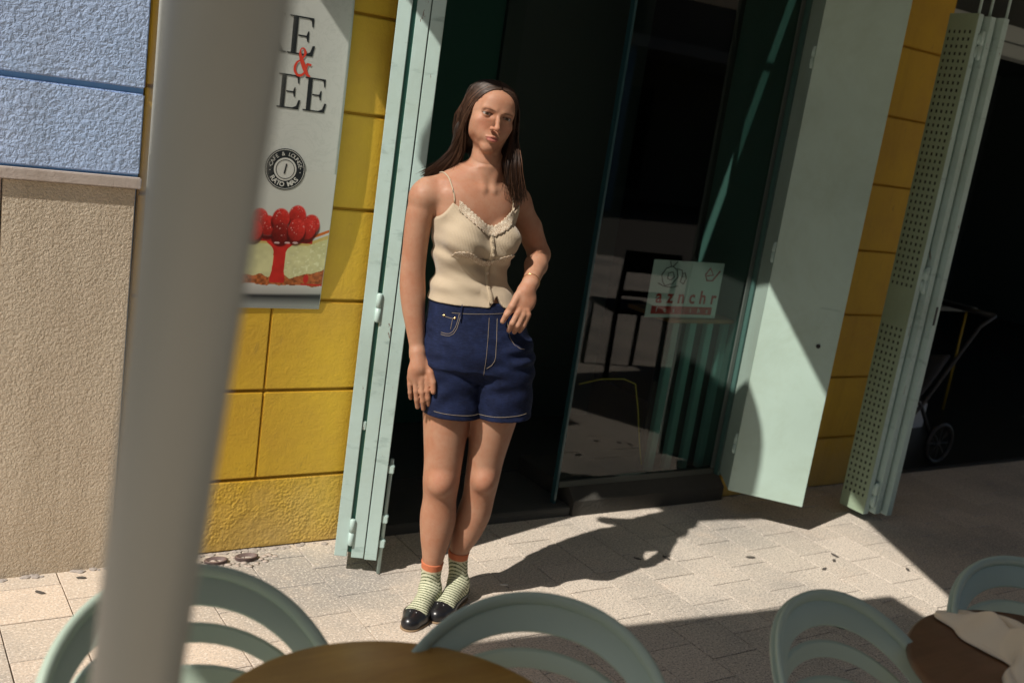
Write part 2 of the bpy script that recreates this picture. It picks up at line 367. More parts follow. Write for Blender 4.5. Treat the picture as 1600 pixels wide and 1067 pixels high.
# the reveals and the door frame
add_part(MB().box((DX0, 3.232, .0505), (DX0+.055, 3.60, 2.75), bev=.002), 'door_jamb', M_TEAL, cf)
add_part(MB().box((DX1-.030, 3.216, .1125), (DX1-.001, 3.60, 2.75), bev=.002), 'door_jamb', M_TEAL, cf)
# glass screen
gs = tag(empty('glass_screen', (2.6, 3.25, .05)), 'tall fixed glass pane in the cafe doorway right of the woman', 'glass pane')
gl0, gl1 = 2.548, DX1-.034
add_part(MB().box((gl0, 3.236, .113), (gl1, 3.262, .142), bev=.002), 'bottom_rail', mat('rail_dark', (.03, .04, .035), .4), gs)
add_part(MB().box((gl0-.014, 3.236, .043), (gl0-.001, 3.264, 2.75), bev=.002), 'stile', mat('stile_teal', (.025, .075, .085), .25, .6), gs)
add_part(MB().box((gl1-.022, 3.238, .143), (gl1-.001, 3.244, 2.75)), 'stile', mat('stile_grey', (.10, .12, .11), .4), gs)
add_part(MB().box((gl0, 3.247, .1425), (gl1, 3.253, 2.75)), 'pane', M_GLASS, gs)

# ---- second shop to the right
s2 = tag(empty('neighbour_shop', (4.5, WY, 0)), 'dark open shopfront right of the yellow wall', 'building')
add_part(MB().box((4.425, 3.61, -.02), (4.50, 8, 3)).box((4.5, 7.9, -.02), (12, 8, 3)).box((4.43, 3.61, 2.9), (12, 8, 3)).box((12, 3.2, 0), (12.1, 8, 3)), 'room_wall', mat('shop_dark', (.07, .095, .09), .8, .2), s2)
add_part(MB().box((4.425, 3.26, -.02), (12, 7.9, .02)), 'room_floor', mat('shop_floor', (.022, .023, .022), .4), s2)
zb = on_wall(1592, 78, 3.30)[2]
add_part(MB().box((4.43, 3.26, zb-.055), (12, 3.36, zb+.010), bev=.004).box((4.43, 3.24, zb+.014), (12, 3.36, zb+.09), bev=.004), 'transom_bar', mat('transom_grey', (.34, .37, .34), .5), s2)
add_part(MB().box((4.43, 3.30, zb+.095), (12, 3.308, 3.2)), 'transom_pane', M_GLASS, s2)
add_part(MB().box((4.43, 3.226, 3.2), (12, 3.6, 4.2)), 'wall', M_YEL, s2)

# ================================================================== shutters
def leaf_frame(p, inward, z0):
    b = Vector((inward[0], inward[1], 0)).normalized(); a = Vector((b.y, -b.x, 0))
    return Matrix(((a.x, b.x, 0, p[0]), (a.y, b.y, 0, p[1]), (0, 0, 1, z0), (0, 0, 0, 1)))   # local x across the pack, y inward, z up
def hinge(mb, x, y, z, h=.085, r=.010):
    mb.lathe([(0, 0), (r*.7, 0), (r, .004), (r, h/2-.0015), (r*.8, h/2-.001), (r*.8, h/2+.001), (r, h/2+.0015), (r, h-.004), (r*.7, h), (0, h)], 14, (x, y, z))
    mb.box((x-.018, y+.004, z+.01), (x+.018, y+.007, z+h/2-.004)).box((x-.018, y+.004, z+h/2+.004), (x+.018, y+.007, z+h-.01))
ls = empty('folding_shutter'); ls.matrix_world = leaf_frame((1.431, 2.972), (.45, .893), 0)
tag(ls, 'pale green shutter leaves folded together beside the poster, bolt at the foot', 'shutter')
MB().box((0, 0, .062), (.043, .235, 2.95), bev=.0018).build('leaf', M_GRN, ls)
MB().box((.057, 0, .060), (.0995, .32, 2.95), bev=.0018).build('leaf', M_GRN, ls)
MB().box((.1025, .001, .056), (.1445, .32, 2.95), bev=.0018).build('leaf', M_GRN, ls)
MB().box((.0435, .012, .075), (.0565, .22, 2.95)).build('gap_strip', M_DARKGAP, ls)
for z in (.105, .885): mb = MB(); hinge(mb, .050, -.001, z, .095, .0095); mb.build('hinge', M_GRN, ls, True)
MB().box((.0445, .004, .515), (.0555, .02, .545), bev=.002).build('cleat', M_GRN, ls)
mb = MB().tube([(.1555, .022, .002), (.1555, .022, .42)], .0065, 8); mb.build('bolt_rod', M_GRN, ls, True)
for z in (.10, .19, .37): MB().box((.145, .008, z), (.1665, .036, z+.030), bev=.003).build('bolt_bracket', M_GRN, ls)

rs = empty('open_shutter'); rs.matrix_world = leaf_frame((3.520, 2.767), (-.655, .756), 0)
tag(rs, 'wide pale green shutter leaf swung open right of the glass, half in sun', 'shutter')
# local: x across (towards the back side), y inward to the hinge
MB().box((0, 0, .132), (.028, .322, 2.95), bev=.0015).build('leaf', M_GRN2, rs)
MB().box((.032, .012, .140), (.050, .318, 2.95), bev=.0015).build('leaf', M_GRN2, rs)
_q = rs.matrix_world.inverted(); _a, _b = _q @ Vector((3.312, 3.014, 0)), _q @ Vector((3.448, 3.208, 0)); _d = (_b-_a).normalized(); _nn = Vector((-_d.y, _d.x, 0))
MB().poly([tuple(p[:2]) for p in (_a, _b, _b-_nn*.024, _a-_nn*.024)], 2.8, Matrix.Translation((0, 0, .135))).build('leaf', M_GRN2, rs)
MB().box((-.0020, .018, .80), (-.0003, .098, 1.0), bev=.0004).build('lock_plate', M_GRN2, rs)
MB().lathe([(0, 0), (.009, 0), (.009, .004), (.005, .004), (.004, .001), (0, .001)], 16, M=Matrix.Translation((-.0022, .075, .84)) @ Matrix.Rotation(-math.pi/2, 4, 'Y')).build('keyhole', M_BLACK, rs, True)
for z in (.30, 1.15, 1.95): mb = MB(); hinge(mb, .012, .330, z, .09, .007); mb.build('hinge', M_GRN, rs, True)

ps = empty('perforated_shutter'); ps.matrix_world = leaf_frame((4.0, 2.80), (0, 1), 0)
tag(ps, 'narrow folded shutter with rows of small holes, at the far right doorway', 'shutter')
ZT = 2.285
MB().box((.003, 0, .040), (.036, .138, ZT), bev=.0012).build('leaf', M_GRN, ps)
MB().box((.056, -.022, .044), (.091, .138, ZT-.003), bev=.0015).build('leaf', M_GRN, ps)
MB().box((.112, -.046, .040), (.148, .138, ZT), bev=.0015).build('leaf', M_GRN, ps)
MB().box((.0365, .012, .06), (.0555, .12, ZT-.02)).build('gap_strip', M_DARKGAP, ps); MB().box((.0915, -.004, .06), (.1115, .12, ZT-.02)).build('gap_strip', M_DARKGAP, ps)
# the pierced sheet on the left face
def pierced(z0, z1, rows):
    v = []; f = []; cols = 5; Y0, Y1 = .012, .136; cw = (Y1-Y0)/cols; rh = (z1-z0)/rows
    for j in range(rows):
        for i in range(cols):
            y0, y1, a, b = Y0+i*cw, Y0+(i+1)*cw, z0+j*rh, z0+(j+1)*rh; hy, hz = cw*.19, rh*.22; cy, cz = (y0+y1)/2, (a+b)/2
            k = len(v); v += [(0, y0, a), (0, y1, a), (0, y1, b), (0, y0, b), (0, cy-hy, cz-hz), (0, cy+hy, cz-hz), (0, cy+hy, cz+hz), (0, cy-hy, cz+hz)]
            v += [(.0022, q[1], q[2]) for q in v[k+4:k+8]]
            f += [(k, k+4, k+5, k+1), (k+1, k+5, k+6, k+2), (k+2, k+6, k+7, k+3), (k+3, k+7, k+4, k)]
            f += [(k+4, k+8, k+9, k+5), (k+5, k+9, k+10, k+6), (k+6, k+10, k+11, k+7), (k+7, k+11, k+8, k+4)]
    return v, f
mb = MB()
for z0, z1, n in ((.11, .93, 27), (1.10, ZT-.06, 37)): mb.add(*pierced(z0, z1, n))
for z0, z1 in ((.040, .11), (.93, 1.10), (ZT-.06, ZT)): mb.box((0, .012, z0), (.0022, .136, z1))
mb.box((0, 0, .040), (.0022, .012, ZT)); mb.box((0, .136, .040), (.0022, .139, ZT)); mb.build('pierced_sheet', M_OLV, ps)
MB().box((.0024, .004, .045), (.0029, .136, ZT-.005)).build('sheet_backing', M_BLACK, ps)
for z in (.075, 1.09, 2.10): mb = MB(); hinge(mb, .046, -.008, z, .12, .010); mb.build('hinge', M_GRN, ps, True)
MB().box((.114, -.0485, .955), (.128, -.0462, 1.04), bev=.001).build('lock_slot', M_BLACK, ps)
for x in (.012, .088, .146): MB().tube([(x, .01 if x < .1 else -.03, ZT-.01), (x, .01 if x < .1 else -.03, 3.2)], .006, 8).build('hanger_rod', M_GRN, ps, True)

# ================================================================== poster
def serif(ch):
    """simple high contrast serif capitals on a unit-high box: list of outlines"""
    t, h = .040, .125
    def rect(x0, y0, x1, y1): return [(x0, y0), (x1, y0), (x1, y1), (x0, y1)]
    if ch == 'E': return [rect(.12, 0, .12+h, 1), rect(.03, 0, .66, t), rect(.03, 1-t, .62, 1), rect(.27, .5-t/2, .50, .5+t/2), [(.50, .36), (.53, .36), (.53, .64), (.50, .64), (.46, .5)], [(.59, .76), (.62, .76), (.62, 1-t), (.48, 1-t), (.56, .93)], [(.64, .28), (.70, .28), (.66, t), (.48, t), (.59, .10)]]
    if ch == 'F': return serif('E')[:1] + [rect(.03, 0, .36, t)] + serif('E')[2:6]
    if ch == 'K': return [rect(.12, 0, .12+h, 1), rect(.03, 0, .36, t), rect(.03, 1-t, .36, 1), [(.27, .40), (.62, .97), (.68, .97), (.30, .36)], [(.36, .56), (.50, .60), (.80, .03), (.62, .03)], rect(.54, 0, .86, t), rect(.54, 1-t, .78, 1)]
    if ch == 'A': return [[(.08, .03), (.13, .03), (.43, 1), (.39, 1)], [(.36, 1), (.47, 1), (.82, .03), (.64, .03)], rect(.22, .30, .62, .34), rect(0, 0, .24, t), rect(.56, 0, .90, t)]
    n = 28; out = []
    def ring(a0, a1, rx=.36, ry=.5):
        P = [(.42+rx*math.cos(a0+(a1-a0)*i/n), .5+ry*math.sin(a0+(a1-a0)*i/n)) for i in range(n+1)]
        Q = [(.42+(rx-.14*abs(math.cos(a0+(a1-a0)*i/n))**.8-.012)*math.cos(a0+(a1-a0)*i/n), .5+(ry-.022)*math.sin(a0+(a1-a0)*i/n)) for i in range(n+1)]
        return [[P[i], P[i+1], Q[i+1], Q[i]] for i in range(n)]
    if ch == 'O': return ring(0, 2*math.pi)
    if ch == 'C': return ring(math.radians(42), math.radians(318)) + [rect(.68, .70, .71, .97), rect(.68, .03, .71, .30)]
    if ch == '&': return []
    return []
AMP = [(.98, .42), (.80, .44), (.72, .42), (.74, .34), (.60, .12), (.42, .02), (.22, .02), (.06, .14), (.04, .30), (.14, .46), (.34, .56), (.50, .68), (.56, .82), (.50, .94), (.38, .97), (.28, .90), (.27, .76), (.36, .60), (.58, .30), (.78, .08), (.98, .02)]
PXL, PXR, PZB, PZT = .790, 1.383, .864, 2.60
def poster_y(x, z):
    u = (x-PXL)/(PXR-PXL); b = .004 + .030*max(u, 0)**2.2*math.sin(math.pi*min(max((z-PZB)/1.35, 0), 1))**1.0
    return WY - b - .0012*math.sin(z*9+x*7)
def on_poster(x, z, off=.0): return Vector((x, poster_y(x, z)-off, z))
pr = empty('poster', (PXL, WY-.004, PZB)); tag(pr, 'tall grey cafe poster with cheesecake picture hanging on the yellow wall', 'poster')
def drape(mb_pts, faces, name, m, off, smooth=False, parent=None):
    o = mesh(name, [on_poster(x, z, off) - pr.location for x, z in mb_pts], faces, m, None, smooth); o.parent = parent or pr; return o
nx, nz = 60, 150
pts = [(PXL+(PXR-PXL)*i/nx, PZB+(PZT-PZB)*j/nz) for j in range(nz+1) for i in range(nx+1)]
fcs = [(j*(nx+1)+i, j*(nx+1)+i+1, (j+1)*(nx+1)+i+1, (j+1)*(nx+1)+i) for j in range(nz) for i in range(nx)]
m = mat('poster_paper', (.50, .52, .48), .45, .35); _t = NT(m); _g = _t.n('NewGeometry').outputs['Position']
_v = _t.noise(_g, 9, 8, .7, 2.2); _b = _t.noise(_g, 2.5, 5)
_t.color(_t.mix(_t.mix((.56, .575, .53), (.45, .48, .45), _b), (.36, .39, .36), _t.math('MULTIPLY', _t.ramp(_v, [(.47, (0,)*3), (.5, (1,)*3), (.53, (0,)*3)]), .35)))
o = drape(pts, fcs, 'paper', m, 0, True); md = o.modifiers.new('t', 'SOLIDIFY'); md.thickness = .0008; md.offset = -1 
M_INK = mat('black_ink', (.018, .022, .024), .75, .15); M_RED = mat('red_ink', (.62, .055, .03), .4)
def ppix(px, py):   # a point of the photograph on the wall plane of the poster
    p = on_wall(px, py, WY-.008); return p[0], p[2]
def put_letter(ch, x0, z0, w, h, name='letter', m=None):
    v = []; f = []
    for outl in serif(ch):
        k = len(v); n = len(outl)
        v += [(x0+p[0]*w, z0+p[1]*h) for p in outl]; f.append(tuple(range(k, k+n)))
    o = drape(v, f, name, m or M_INK, .0012); return o
# line 1 ends with the E at px 447..490, line 2 with EE
a = ppix(447, 80); b = ppix(489, 88); zt = ppix(460, 24)[1]; w1 = (b[0]-a[0])/.68; h1 = zt-ppix(468, 86)[1]; z1 = ppix(468, 86)[1]; xE = a[0]-.03*w1
step = w1*.86
for ch, k in (('C', -3), ('A', -2), ('K', -1), ('E', 0)): put_letter(ch, xE + k*step, z1, w1, h1)
a = ppix(430, 168); e2 = ppix(470, 173); e3 = ppix(508, 175); z2 = ppix(470, 172)[1]; h2 = ppix(470, 119)[1]-z2; w2 = (e3[0]-e2[0])/.70; x2 = e2[0]-.03*w2; st2 = e2[0]-a[0]
for ch, k in (('C', -5), ('O', -4), ('F', -3), ('F', -2), ('E', -1), ('E', 0)): put_letter(ch, x2 + k*st2, z2, w2*.96, h2)
ax, az = ppix(457, 117); bx, bz = ppix(487, 77); pa = [(ax+(bx-ax)*p[0], az+(bz-az)*p[1]) for p in AMP]
v = []; f = []; ww = [.0035, .0035, .0035, .002, .003, .004, .004, .004, .004, .003, .002, .0025, .0045, .003, .002, .002, .004, .006, .007, .005, .0015]
P2 = [];
for i in range(len(pa)*4-3):
    s = i/4; j = min(int(s), len(pa)-2); u = s-j; p0, p1, p2_, p3 = pa[max(j-1, 0)], pa[j], pa[j+1], pa[min(j+2, len(pa)-1)]
    P2.append((tuple(.5*((2*p1[q])+(-p0[q]+p2_[q])*u+(2*p0[q]-5*p1[q]+4*p2_[q]-p3[q])*u*u+(-p0[q]+3*p1[q]-3*p2_[q]+p3[q])*u**3) for q in (0, 1)), ww[j]*(1-u)+ww[j+1]*u))
for i, (p, w_) in enumerate(P2):
    q0 = P2[max(i-1, 0)][0]; q1 = P2[min(i+1, len(P2)-1)][0]; d = (q1[0]-q0[0], q1[1]-q0[1]); L = math.hypot(*d)+1e-9; nx_, nz_ = -d[1]/L, d[0]/L
    v += [(p[0]+nx_*w_, p[1]+nz_*w_), (p[0]-nx_*w_, p[1]-nz_*w_)]
f = [(2*i, 2*i+1, 2*i+3, 2*i+2) for i in range(len(P2)-1)]; drape(v, f, 'ampersand', M_RED, .0016)
# round badge
cx, cz = ppix(443.5, 264); R0 = (ppix(474, 268)[0]-ppix(413, 260)[0])/2
def ringpts(r0, r1, n=64, mode='ring'):
    v = [(cx+r*math.cos(2*math.pi*i/n), cz+r*math.sin(2*math.pi*i/n)) for r in (r0, r1) for i in range(n)]; return v, [(i, (i+1) % n, n+(i+1) % n, n+i) for i in range(n)]
def disc(r, n=48, m_=10):
    v = [(cx+r*(q+1)/m_*math.cos(2*math.pi*i/n), cz+r*(q+1)/m_*math.sin(2*math.pi*i/n)) for q in range(m_) for i in range(n)] + [(cx, cz)]
    f = [(q*n+i, q*n+(i+1) % n, (q+1)*n+(i+1) % n, (q+1)*n+i) for q in range(m_-1) for i in range(n)] + [(m_*n, (i+1) % n, i) for i in range(n)][::1]
    return v, f
badge = drape(*disc(R0, 64), 'badge', M_INK, .0022)
M_PALE = mat('badge_pale', (.52, .53, .49), .45)
def bsub(data, name, m, off): return drape(*data, name, m, off, parent=badge)
bsub(ringpts(R0*.93, R0*.955), 'badge_ring', M_PALE, .0028); bsub(disc(R0*.56), 'badge_disc', M_PALE, .0028); bsub(ringpts(R0*.44, R0*.47), 'badge_ring', M_INK, .0034)
def badge_text(txt, rr, size, mid_deg, span, top=True, bold=.0):
    mb = MB(); n = len(txt)
    for i, ch in enumerate(txt):
        if ch == ' ': continue
        s = (i-(n-1)/2)/(n-1)*span; A = math.radians(mid_deg - s if top else mid_deg + s); rot = A-math.pi/2 if top else A+math.pi/2
        Mx = Matrix.Translation((cx+rr*math.cos(A), cz+rr*math.sin(A), 0)) @ Matrix.Rotation(rot, 4, 'Z'); text_mb(mb, ch, size, Mx, bold=bold)
    o = drape([(p[0], p[1]) for p in mb.v], mb.f, 'badge_text', M_PALE, .0031); o.parent = badge; o.matrix_parent_inverse = Matrix.Identity(4)
badge_text('CAFE & LOUNGE', R0*.745, R0*.27, 90, 150, True); badge_text('RATO MAS', R0*.745, R0*.32, 270, 105, False, .0006)
for dg in (180, 0): badge_text('\u2022\u2022', R0*.75, R0*.2, dg, 14)
mb = MB(); text_mb(mb, '1', R0*.72, Matrix.Translation((cx, cz, 0)) @ Matrix(((1, .16, 0, 0), (0, 1, 0, 0), (0, 0, 1, 0), (0, 0, 0, 1)))); drape([(p[0], p[1]) for p in mb.v], mb.f, 'badge_numeral', M_INK, .0037)
# printed picture: flat colours computed per point of a fine grid
CH_, CW_ = 240, 400; zt = PZB+.46
gx = np.linspace(PXL+.002, PXR-.002, CW_); gz = np.linspace(PZB+.002, zt, CH_); GX, GZ = np.meshgrid(gx, gz)
def pt(px, py): return np.array(ppix(px, py))
U0 = pt(372, 452); U1 = pt(510, 446)
base = np.zeros((CH_, CW_, 3)); alpha = np.zeros((CH_, CW_))
rng = np.random.default_rng(2)
def vnoise(sx, seed):
    r = np.random.default_rng(seed); g = r.random((64, 64)); u = (GX-PXL)*sx; v = (GZ-PZB)*sx; i = np.floor(u).astype(int); j = np.floor(v).astype(int); fu, fv = u-i, v-j; fu = fu*fu*(3-2*fu); fv = fv*fv*(3-2*fv)
    q = lambda a, b: g[a % 64, b % 64]; return (q(i, j)*(1-fu)+q(i+1, j)*fu)*(1-fv)+(q(i, j+1)*(1-fu)+q(i+1, j+1)*fu)*fv
paper = np.array((.50, .52, .48)); img = np.tile(paper, (CH_, CW_, 1))
img *= (0.96+.06*vnoise(8, 1))[..., None]
ppm = (pt(500, 400)[0]-pt(400, 400)[0])/100    # metres to a photograph pixel here
SL = (pt(500, 400)[1]-pt(400, 400)[1])/(pt(500, 400)[0]-pt(400, 400)[0])
def put(mask, c):
    global img
    c = np.array(c); c = c if c.ndim == 3 else np.broadcast_to(c, img.shape); mk = np.clip(mask, 0, 1)[..., None]; img = img*(1-mk)+c*mk
def zl(px, py): return pt(px, py)[1]
xp = lambda px: pt(px, 400)[0]
# plate and its shadow
zsh0, zpl0, zpl1, zcr, zct, ztop = zl(440, 480), zl(440, 461), zl(440, 443), zl(440, 441), zl(440, 428), zl(440, 376)
sm = lambda v, a, b: np.clip((v-a)/(b-a), 0, 1)
dip = -.010*np.cos((GX-1.08)*4)+.010
put(sm(GZ, zsh0-.012, zsh0+.004)*0 + (1-sm(GZ, zpl0+.006, zpl0+.016)), np.array((.030, .032, .035)))
put(1-sm(GZ, PZB+.012, PZB+.040), np.array((.26, .28, .27)))
put(sm(GZ, zpl0-.004+dip, zpl0+.004+dip)*(1-sm(GZ, zpl1+.012, zpl1+.016)), np.stack([.30+.22*sm(GZ, zpl0, zpl1)]*3, -1)*np.array((1, 1, .96)))
# cake body
cake = (GZ > zcr+.004*np.sin(GX*90)+.002) & (GZ < ztop+ .018*(vnoise(3, 4)-.5)*0 + np.where(GX > xp(478), (GX-xp(478))*.45, 0)) & (GX > .80)
n1 = vnoise(70, 5); n2 = vnoise(160, 6); cc = np.array((.56, .55, .30))*(.88+.20*n1)[..., None]; cc = cc + (np.clip((n2-.70)*4, 0, 1)*(GX > xp(445)))[..., None]*np.array((.14, .15, .14)) - (np.clip((GZ-zct)/(ztop-zct), 0, 1)**3*.05)[..., None]; put(cake.astype(float), cc)
put((cake & (GZ > ztop-.012+np.where(GX > xp(478), (GX-xp(478))*.45, 0))).astype(float)*.8, (.50, .36, .10))
crust = (GZ > zcr-.010+.010*(n1-.5)) & (GZ < zct-.008+.016*(vnoise(40, 9)-.5)+np.where(GX > xp(460), (GX-xp(460))*.25, 0)) & (GX > .80)
put(crust.astype(float), np.array((.34, .10, .030))*(.45+1.1*n2)[..., None])
# sauce
def blob(cx_, cz_, rx, rz): return np.clip((1-((GX-cx_)/rx)**2-((GZ-cz_)/rz)**2)*4, 0, 1)
RED = np.array((.46, .022, .016)); dx = GX-xp(436)
put(((np.abs(dx) < (.020+.030*np.exp(-((GZ-ztop)/.020)**2)+.006*np.exp(-((GZ-zcr-.01)/.02)**2))*1.0) & (GZ < ztop+.004) & (GZ > zcr-.002)).astype(float), RED*(.85+.35*n1)[..., None])
put(((GZ > ztop-.004) & (GZ < ztop+.012) & (GX > .84) & (GX < xp(484))).astype(float), RED*.8)
put(((GZ > ztop+.008+(GX-xp(478))*.45) & (GZ < ztop+.018+(GX-xp(478))*.45) & (GX > xp(478))).astype(float), (.50, .13, .02))
put(blob(xp(481), zl(481, 436), .010, .016), RED); put(((np.abs(GZ-zl(485, 445)) < .003) & (GX > xp(474))).astype(float), RED)
for px, py in ((405, 341), (418, 352), (396, 360), (380, 345), (370, 360), (355, 350), (340, 362), (325, 352), (463, 336), (438, 341), (484, 350), (478, 358), (438, 363), (462, 359), (350, 335), (330, 340)):
    x_, z_ = pt(px, py); dark = .45 if (px, py) == (438, 363) else 1.0
    rx, rz = 14*ppm, 14*ppm*(1.15 if px != 462 else 1.3); drup = .5+.5*np.sin((GX-x_+.3*(GZ-z_))*1150+px)*np.sin((GZ-z_-.3*(GX-x_))*1050)
    sh = np.clip(.55+.6*((x_-GX)/rx*-.3+(GZ-z_)/rz*.5+.25), .25, 1.2)*(.62+.35*vnoise(190, px)+.42*drup)
    put(blob(x_, z_-rz*.35, rx*1.12, rz*1.05)*.9, (.06, .004, .004)); put(blob(x_, z_, rx, rz), np.stack([.56*sh*dark, .030*sh*dark+.02*(sh > 1.05), .022*sh*dark+.02*(sh > 1.05)], -1))
    put(((vnoise(260, px+3) > .86) & (blob(x_, z_+rz*.25, rx*.8, rz*.6) > .1)).astype(float)*.6, (.75, .45, .42))
for px in (430, 446, 458): put(blob(xp(px), zl(px, 379), .010, .0035)*.7, (.7, .5, .48))
fade = sm(GZ, zt-.05, zt)
verts = [on_poster(x, z, .0012) for x, z in zip(GX.ravel(), GZ.ravel())]
idx = np.arange(CH_*CW_).reshape(CH_, CW_); F_ = np.stack([idx[:-1, :-1], idx[:-1, 1:], idx[1:, 1:], idx[1:, :-1]], -1).reshape(-1, 4)
po = mesh('printed_picture', verts, F_, None, None, True); po.parent = pr; po.matrix_parent_inverse = Matrix.Translation(pr.location).inverted()
m = mat('printed_picture', (.5, .5, .5), .42, .35); _t = NT(m); _a = _t.n('Attribute', attribute_name='Col'); _t.color(_a.outputs['Color']); po.data.materials.append(m)
ca = po.data.color_attributes.new('Col', 'FLOAT_COLOR', 'POINT'); c4 = np.ones((CH_*CW_, 4), np.float32); c4[:, :3] = img.reshape(-1, 3); ca.data.foreach_set('color', c4.ravel())
_x = _t.n('Mix', data_type='FLOAT')
# ================================================================== chairs
def band(mb, samples, h, t, up_lean=0.0):
    """samples: (centre, outward normal, half height scale)"""
    k = len(mb.v); prof = [(-.5, -.32), (-.34, -.5), (.34, -.5), (.5, -.32), (.5, .32), (.34, .5), (-.34, .5), (-.5, .32)]
    prof = [(-.5, -.43), (-.30, -.5), (.30, -.5), (.5, -.43), (.5, .43), (.30, .5), (-.30, .5), (-.5, .43)]
    n = len(prof)
    for c, nn, s in samples:
        up = Vector((0, 0, 1)) + nn*up_lean; up.normalize()
        for a, b in prof: mb.v.append(tuple(c + nn*a*t + up*b*h*s))
    for i in range(len(samples)-1):
        for j in range(n): mb.f.append((k+i*n+j, k+i*n+(j+1) % n, k+(i+1)*n+(j+1) % n, k+(i+1)*n+j)); mb.mi.append(0)
    m_ = len(samples); mb.f.append(tuple(k+j for j in range(n))[::-1]); mb.f.append(tuple(k+(m_-1)*n+j for j in range(n))); mb.mi += [0, 0]
def bp(th, z):   # a point of the curved back; th in radians from the middle of the back
    s = .84 + .16*np.clip((z-.44)/.36, 0, 1.2); return Vector((.248*s*math.sin(th), .215*s*math.cos(th) + .05*np.clip((z-.44)/.36, 0, 1.2), z))
def bn(th): return Vector((math.sin(th)/.248, math.cos(th)/.215, 0)).normalized()
def make_chair():
    t = empty('plastic_chair')
    mb = MB(); N = 48; S_ = []
    for i in range(N+1):
        th = math.radians(-100+200*i/N); q = abs(th)/math.radians(100); z = .795 - .27*q**2.1; S_.append((bp(th, z), bn(th), 1.0 - .1*q))
    band(mb, S_, .058, .015, .50); auto_smooth(mb.build('back_rim', M_PLAST, t, True), 32)
    mb = MB(); mb.tube([c + n_*.004 + Vector((0, 0, .026)) for c, n_, _ in S_], .0115, 10, flat=.55); mb.build('rim_lip', M_PLAST, t, True)
    for z0, h, span, dr_ in ((.722, .030, 74, .130), (.655, .030, 70, .095), (.588, .030, 66, .060), (.522, .030, 62, .03)):
        mb = MB(); S_ = []
        for i in range(N//2+1): th = math.radians(-span+2*span*i/(N//2)); q = abs(th)/math.radians(span); S_.append((bp(th, z0 - dr_*q**2.1), bn(th), 1)) 
        band(mb, S_, h, .010, .35); auto_smooth(mb.build('back_slat', M_PLAST, t, True), 32)
    for sg in (-1, 1):
        mb = MB(); S_ = []
        for i in range(12): z = .62-.19*i/11; th = sg*math.radians(82-14*i/11); S_.append((bp(th, z), i))
        mb.tube([p for p, _ in S_], [.020-.004*i/11 for i in range(12)], 10, flat=.6); mb.build('side_post', M_PLAST, t, True)
    mb = MB(); prof = []; n = 40
    for (r, z) in ((0, .430), (.10, .429), (.17, .434), (.205, .442), (.216, .440), (.216, .425), (.205, .418), (0, .418)): prof.append((r, z))
    mb.lathe(prof, n, (0, 0, 0)); mb.build('seat', M_PLAST, t, True)
    for sx in (-1, 1):
        for sy in (-1, 1): mb = MB(); mb.tube([(sx*.15, sy*.14, .425), (sx*.185, sy*.175, .20), (sx*.215, sy*.215, 0)], [.021, .017, .013], 10); mb.build('leg', M_PLAST, t, True)
    return t
CHAIRS = [(.462, 1.250, 3, 'leftmost green plastic chair, behind the left side of the near table'),
          (.838, 1.052, -44, 'green plastic chair in front of the woman, partly behind the near table'),
          (1.535, .860, 10, 'green plastic chair with slatted back left of the napkin table'),
          (2.045, .860, -16, 'green plastic chair at the right edge behind the napkin table')]
c0 = make_chair()
for k, (x, y, rz, lb) in enumerate(CHAIRS):
    o = c0 if k == 0 else copy_tree(c0); o.location = (x, y, 0); o.rotation_euler = (0, 0, math.radians(rz)); tag(o, lb, 'chair', 'green plastic chairs round the cafe tables')

# ================================================================== tables
def make_table(x, y, r, m, lb):
    t = empty('round_table', (x, y, 0)); tag(t, lb, 'table', 'round cafe tables')
    mb = MB().lathe([(0, .718), (r-.006, .718), (r-.001, .722), (r, .730), (r-.002, .737), (r-.008, .740), (0, .740)], 96); auto_smooth(mb.build('tabletop', m, t), 50)
    MB().lathe([(0, .02), (.024, .02), (.024, .700), (.09, .704), (.09, .7175), (0, .7175)], 24).build('pedestal', M_STEEL, t, False)
    mb = MB().lathe([(0, 0), (.19, 0), (.20, .006), (.19, .012), (.03, .024), (0, .024)], 40); mb.build('foot', M_BLACK, t, False)
    return t
make_table(.659, 1.089, .2816, M_WOOD, 'round ochre topped table nearest the viewer at bottom centre')
make_table(1.898, .809, .2987, M_WOOD2, 'round brown table at the bottom right carrying a cream cloth')

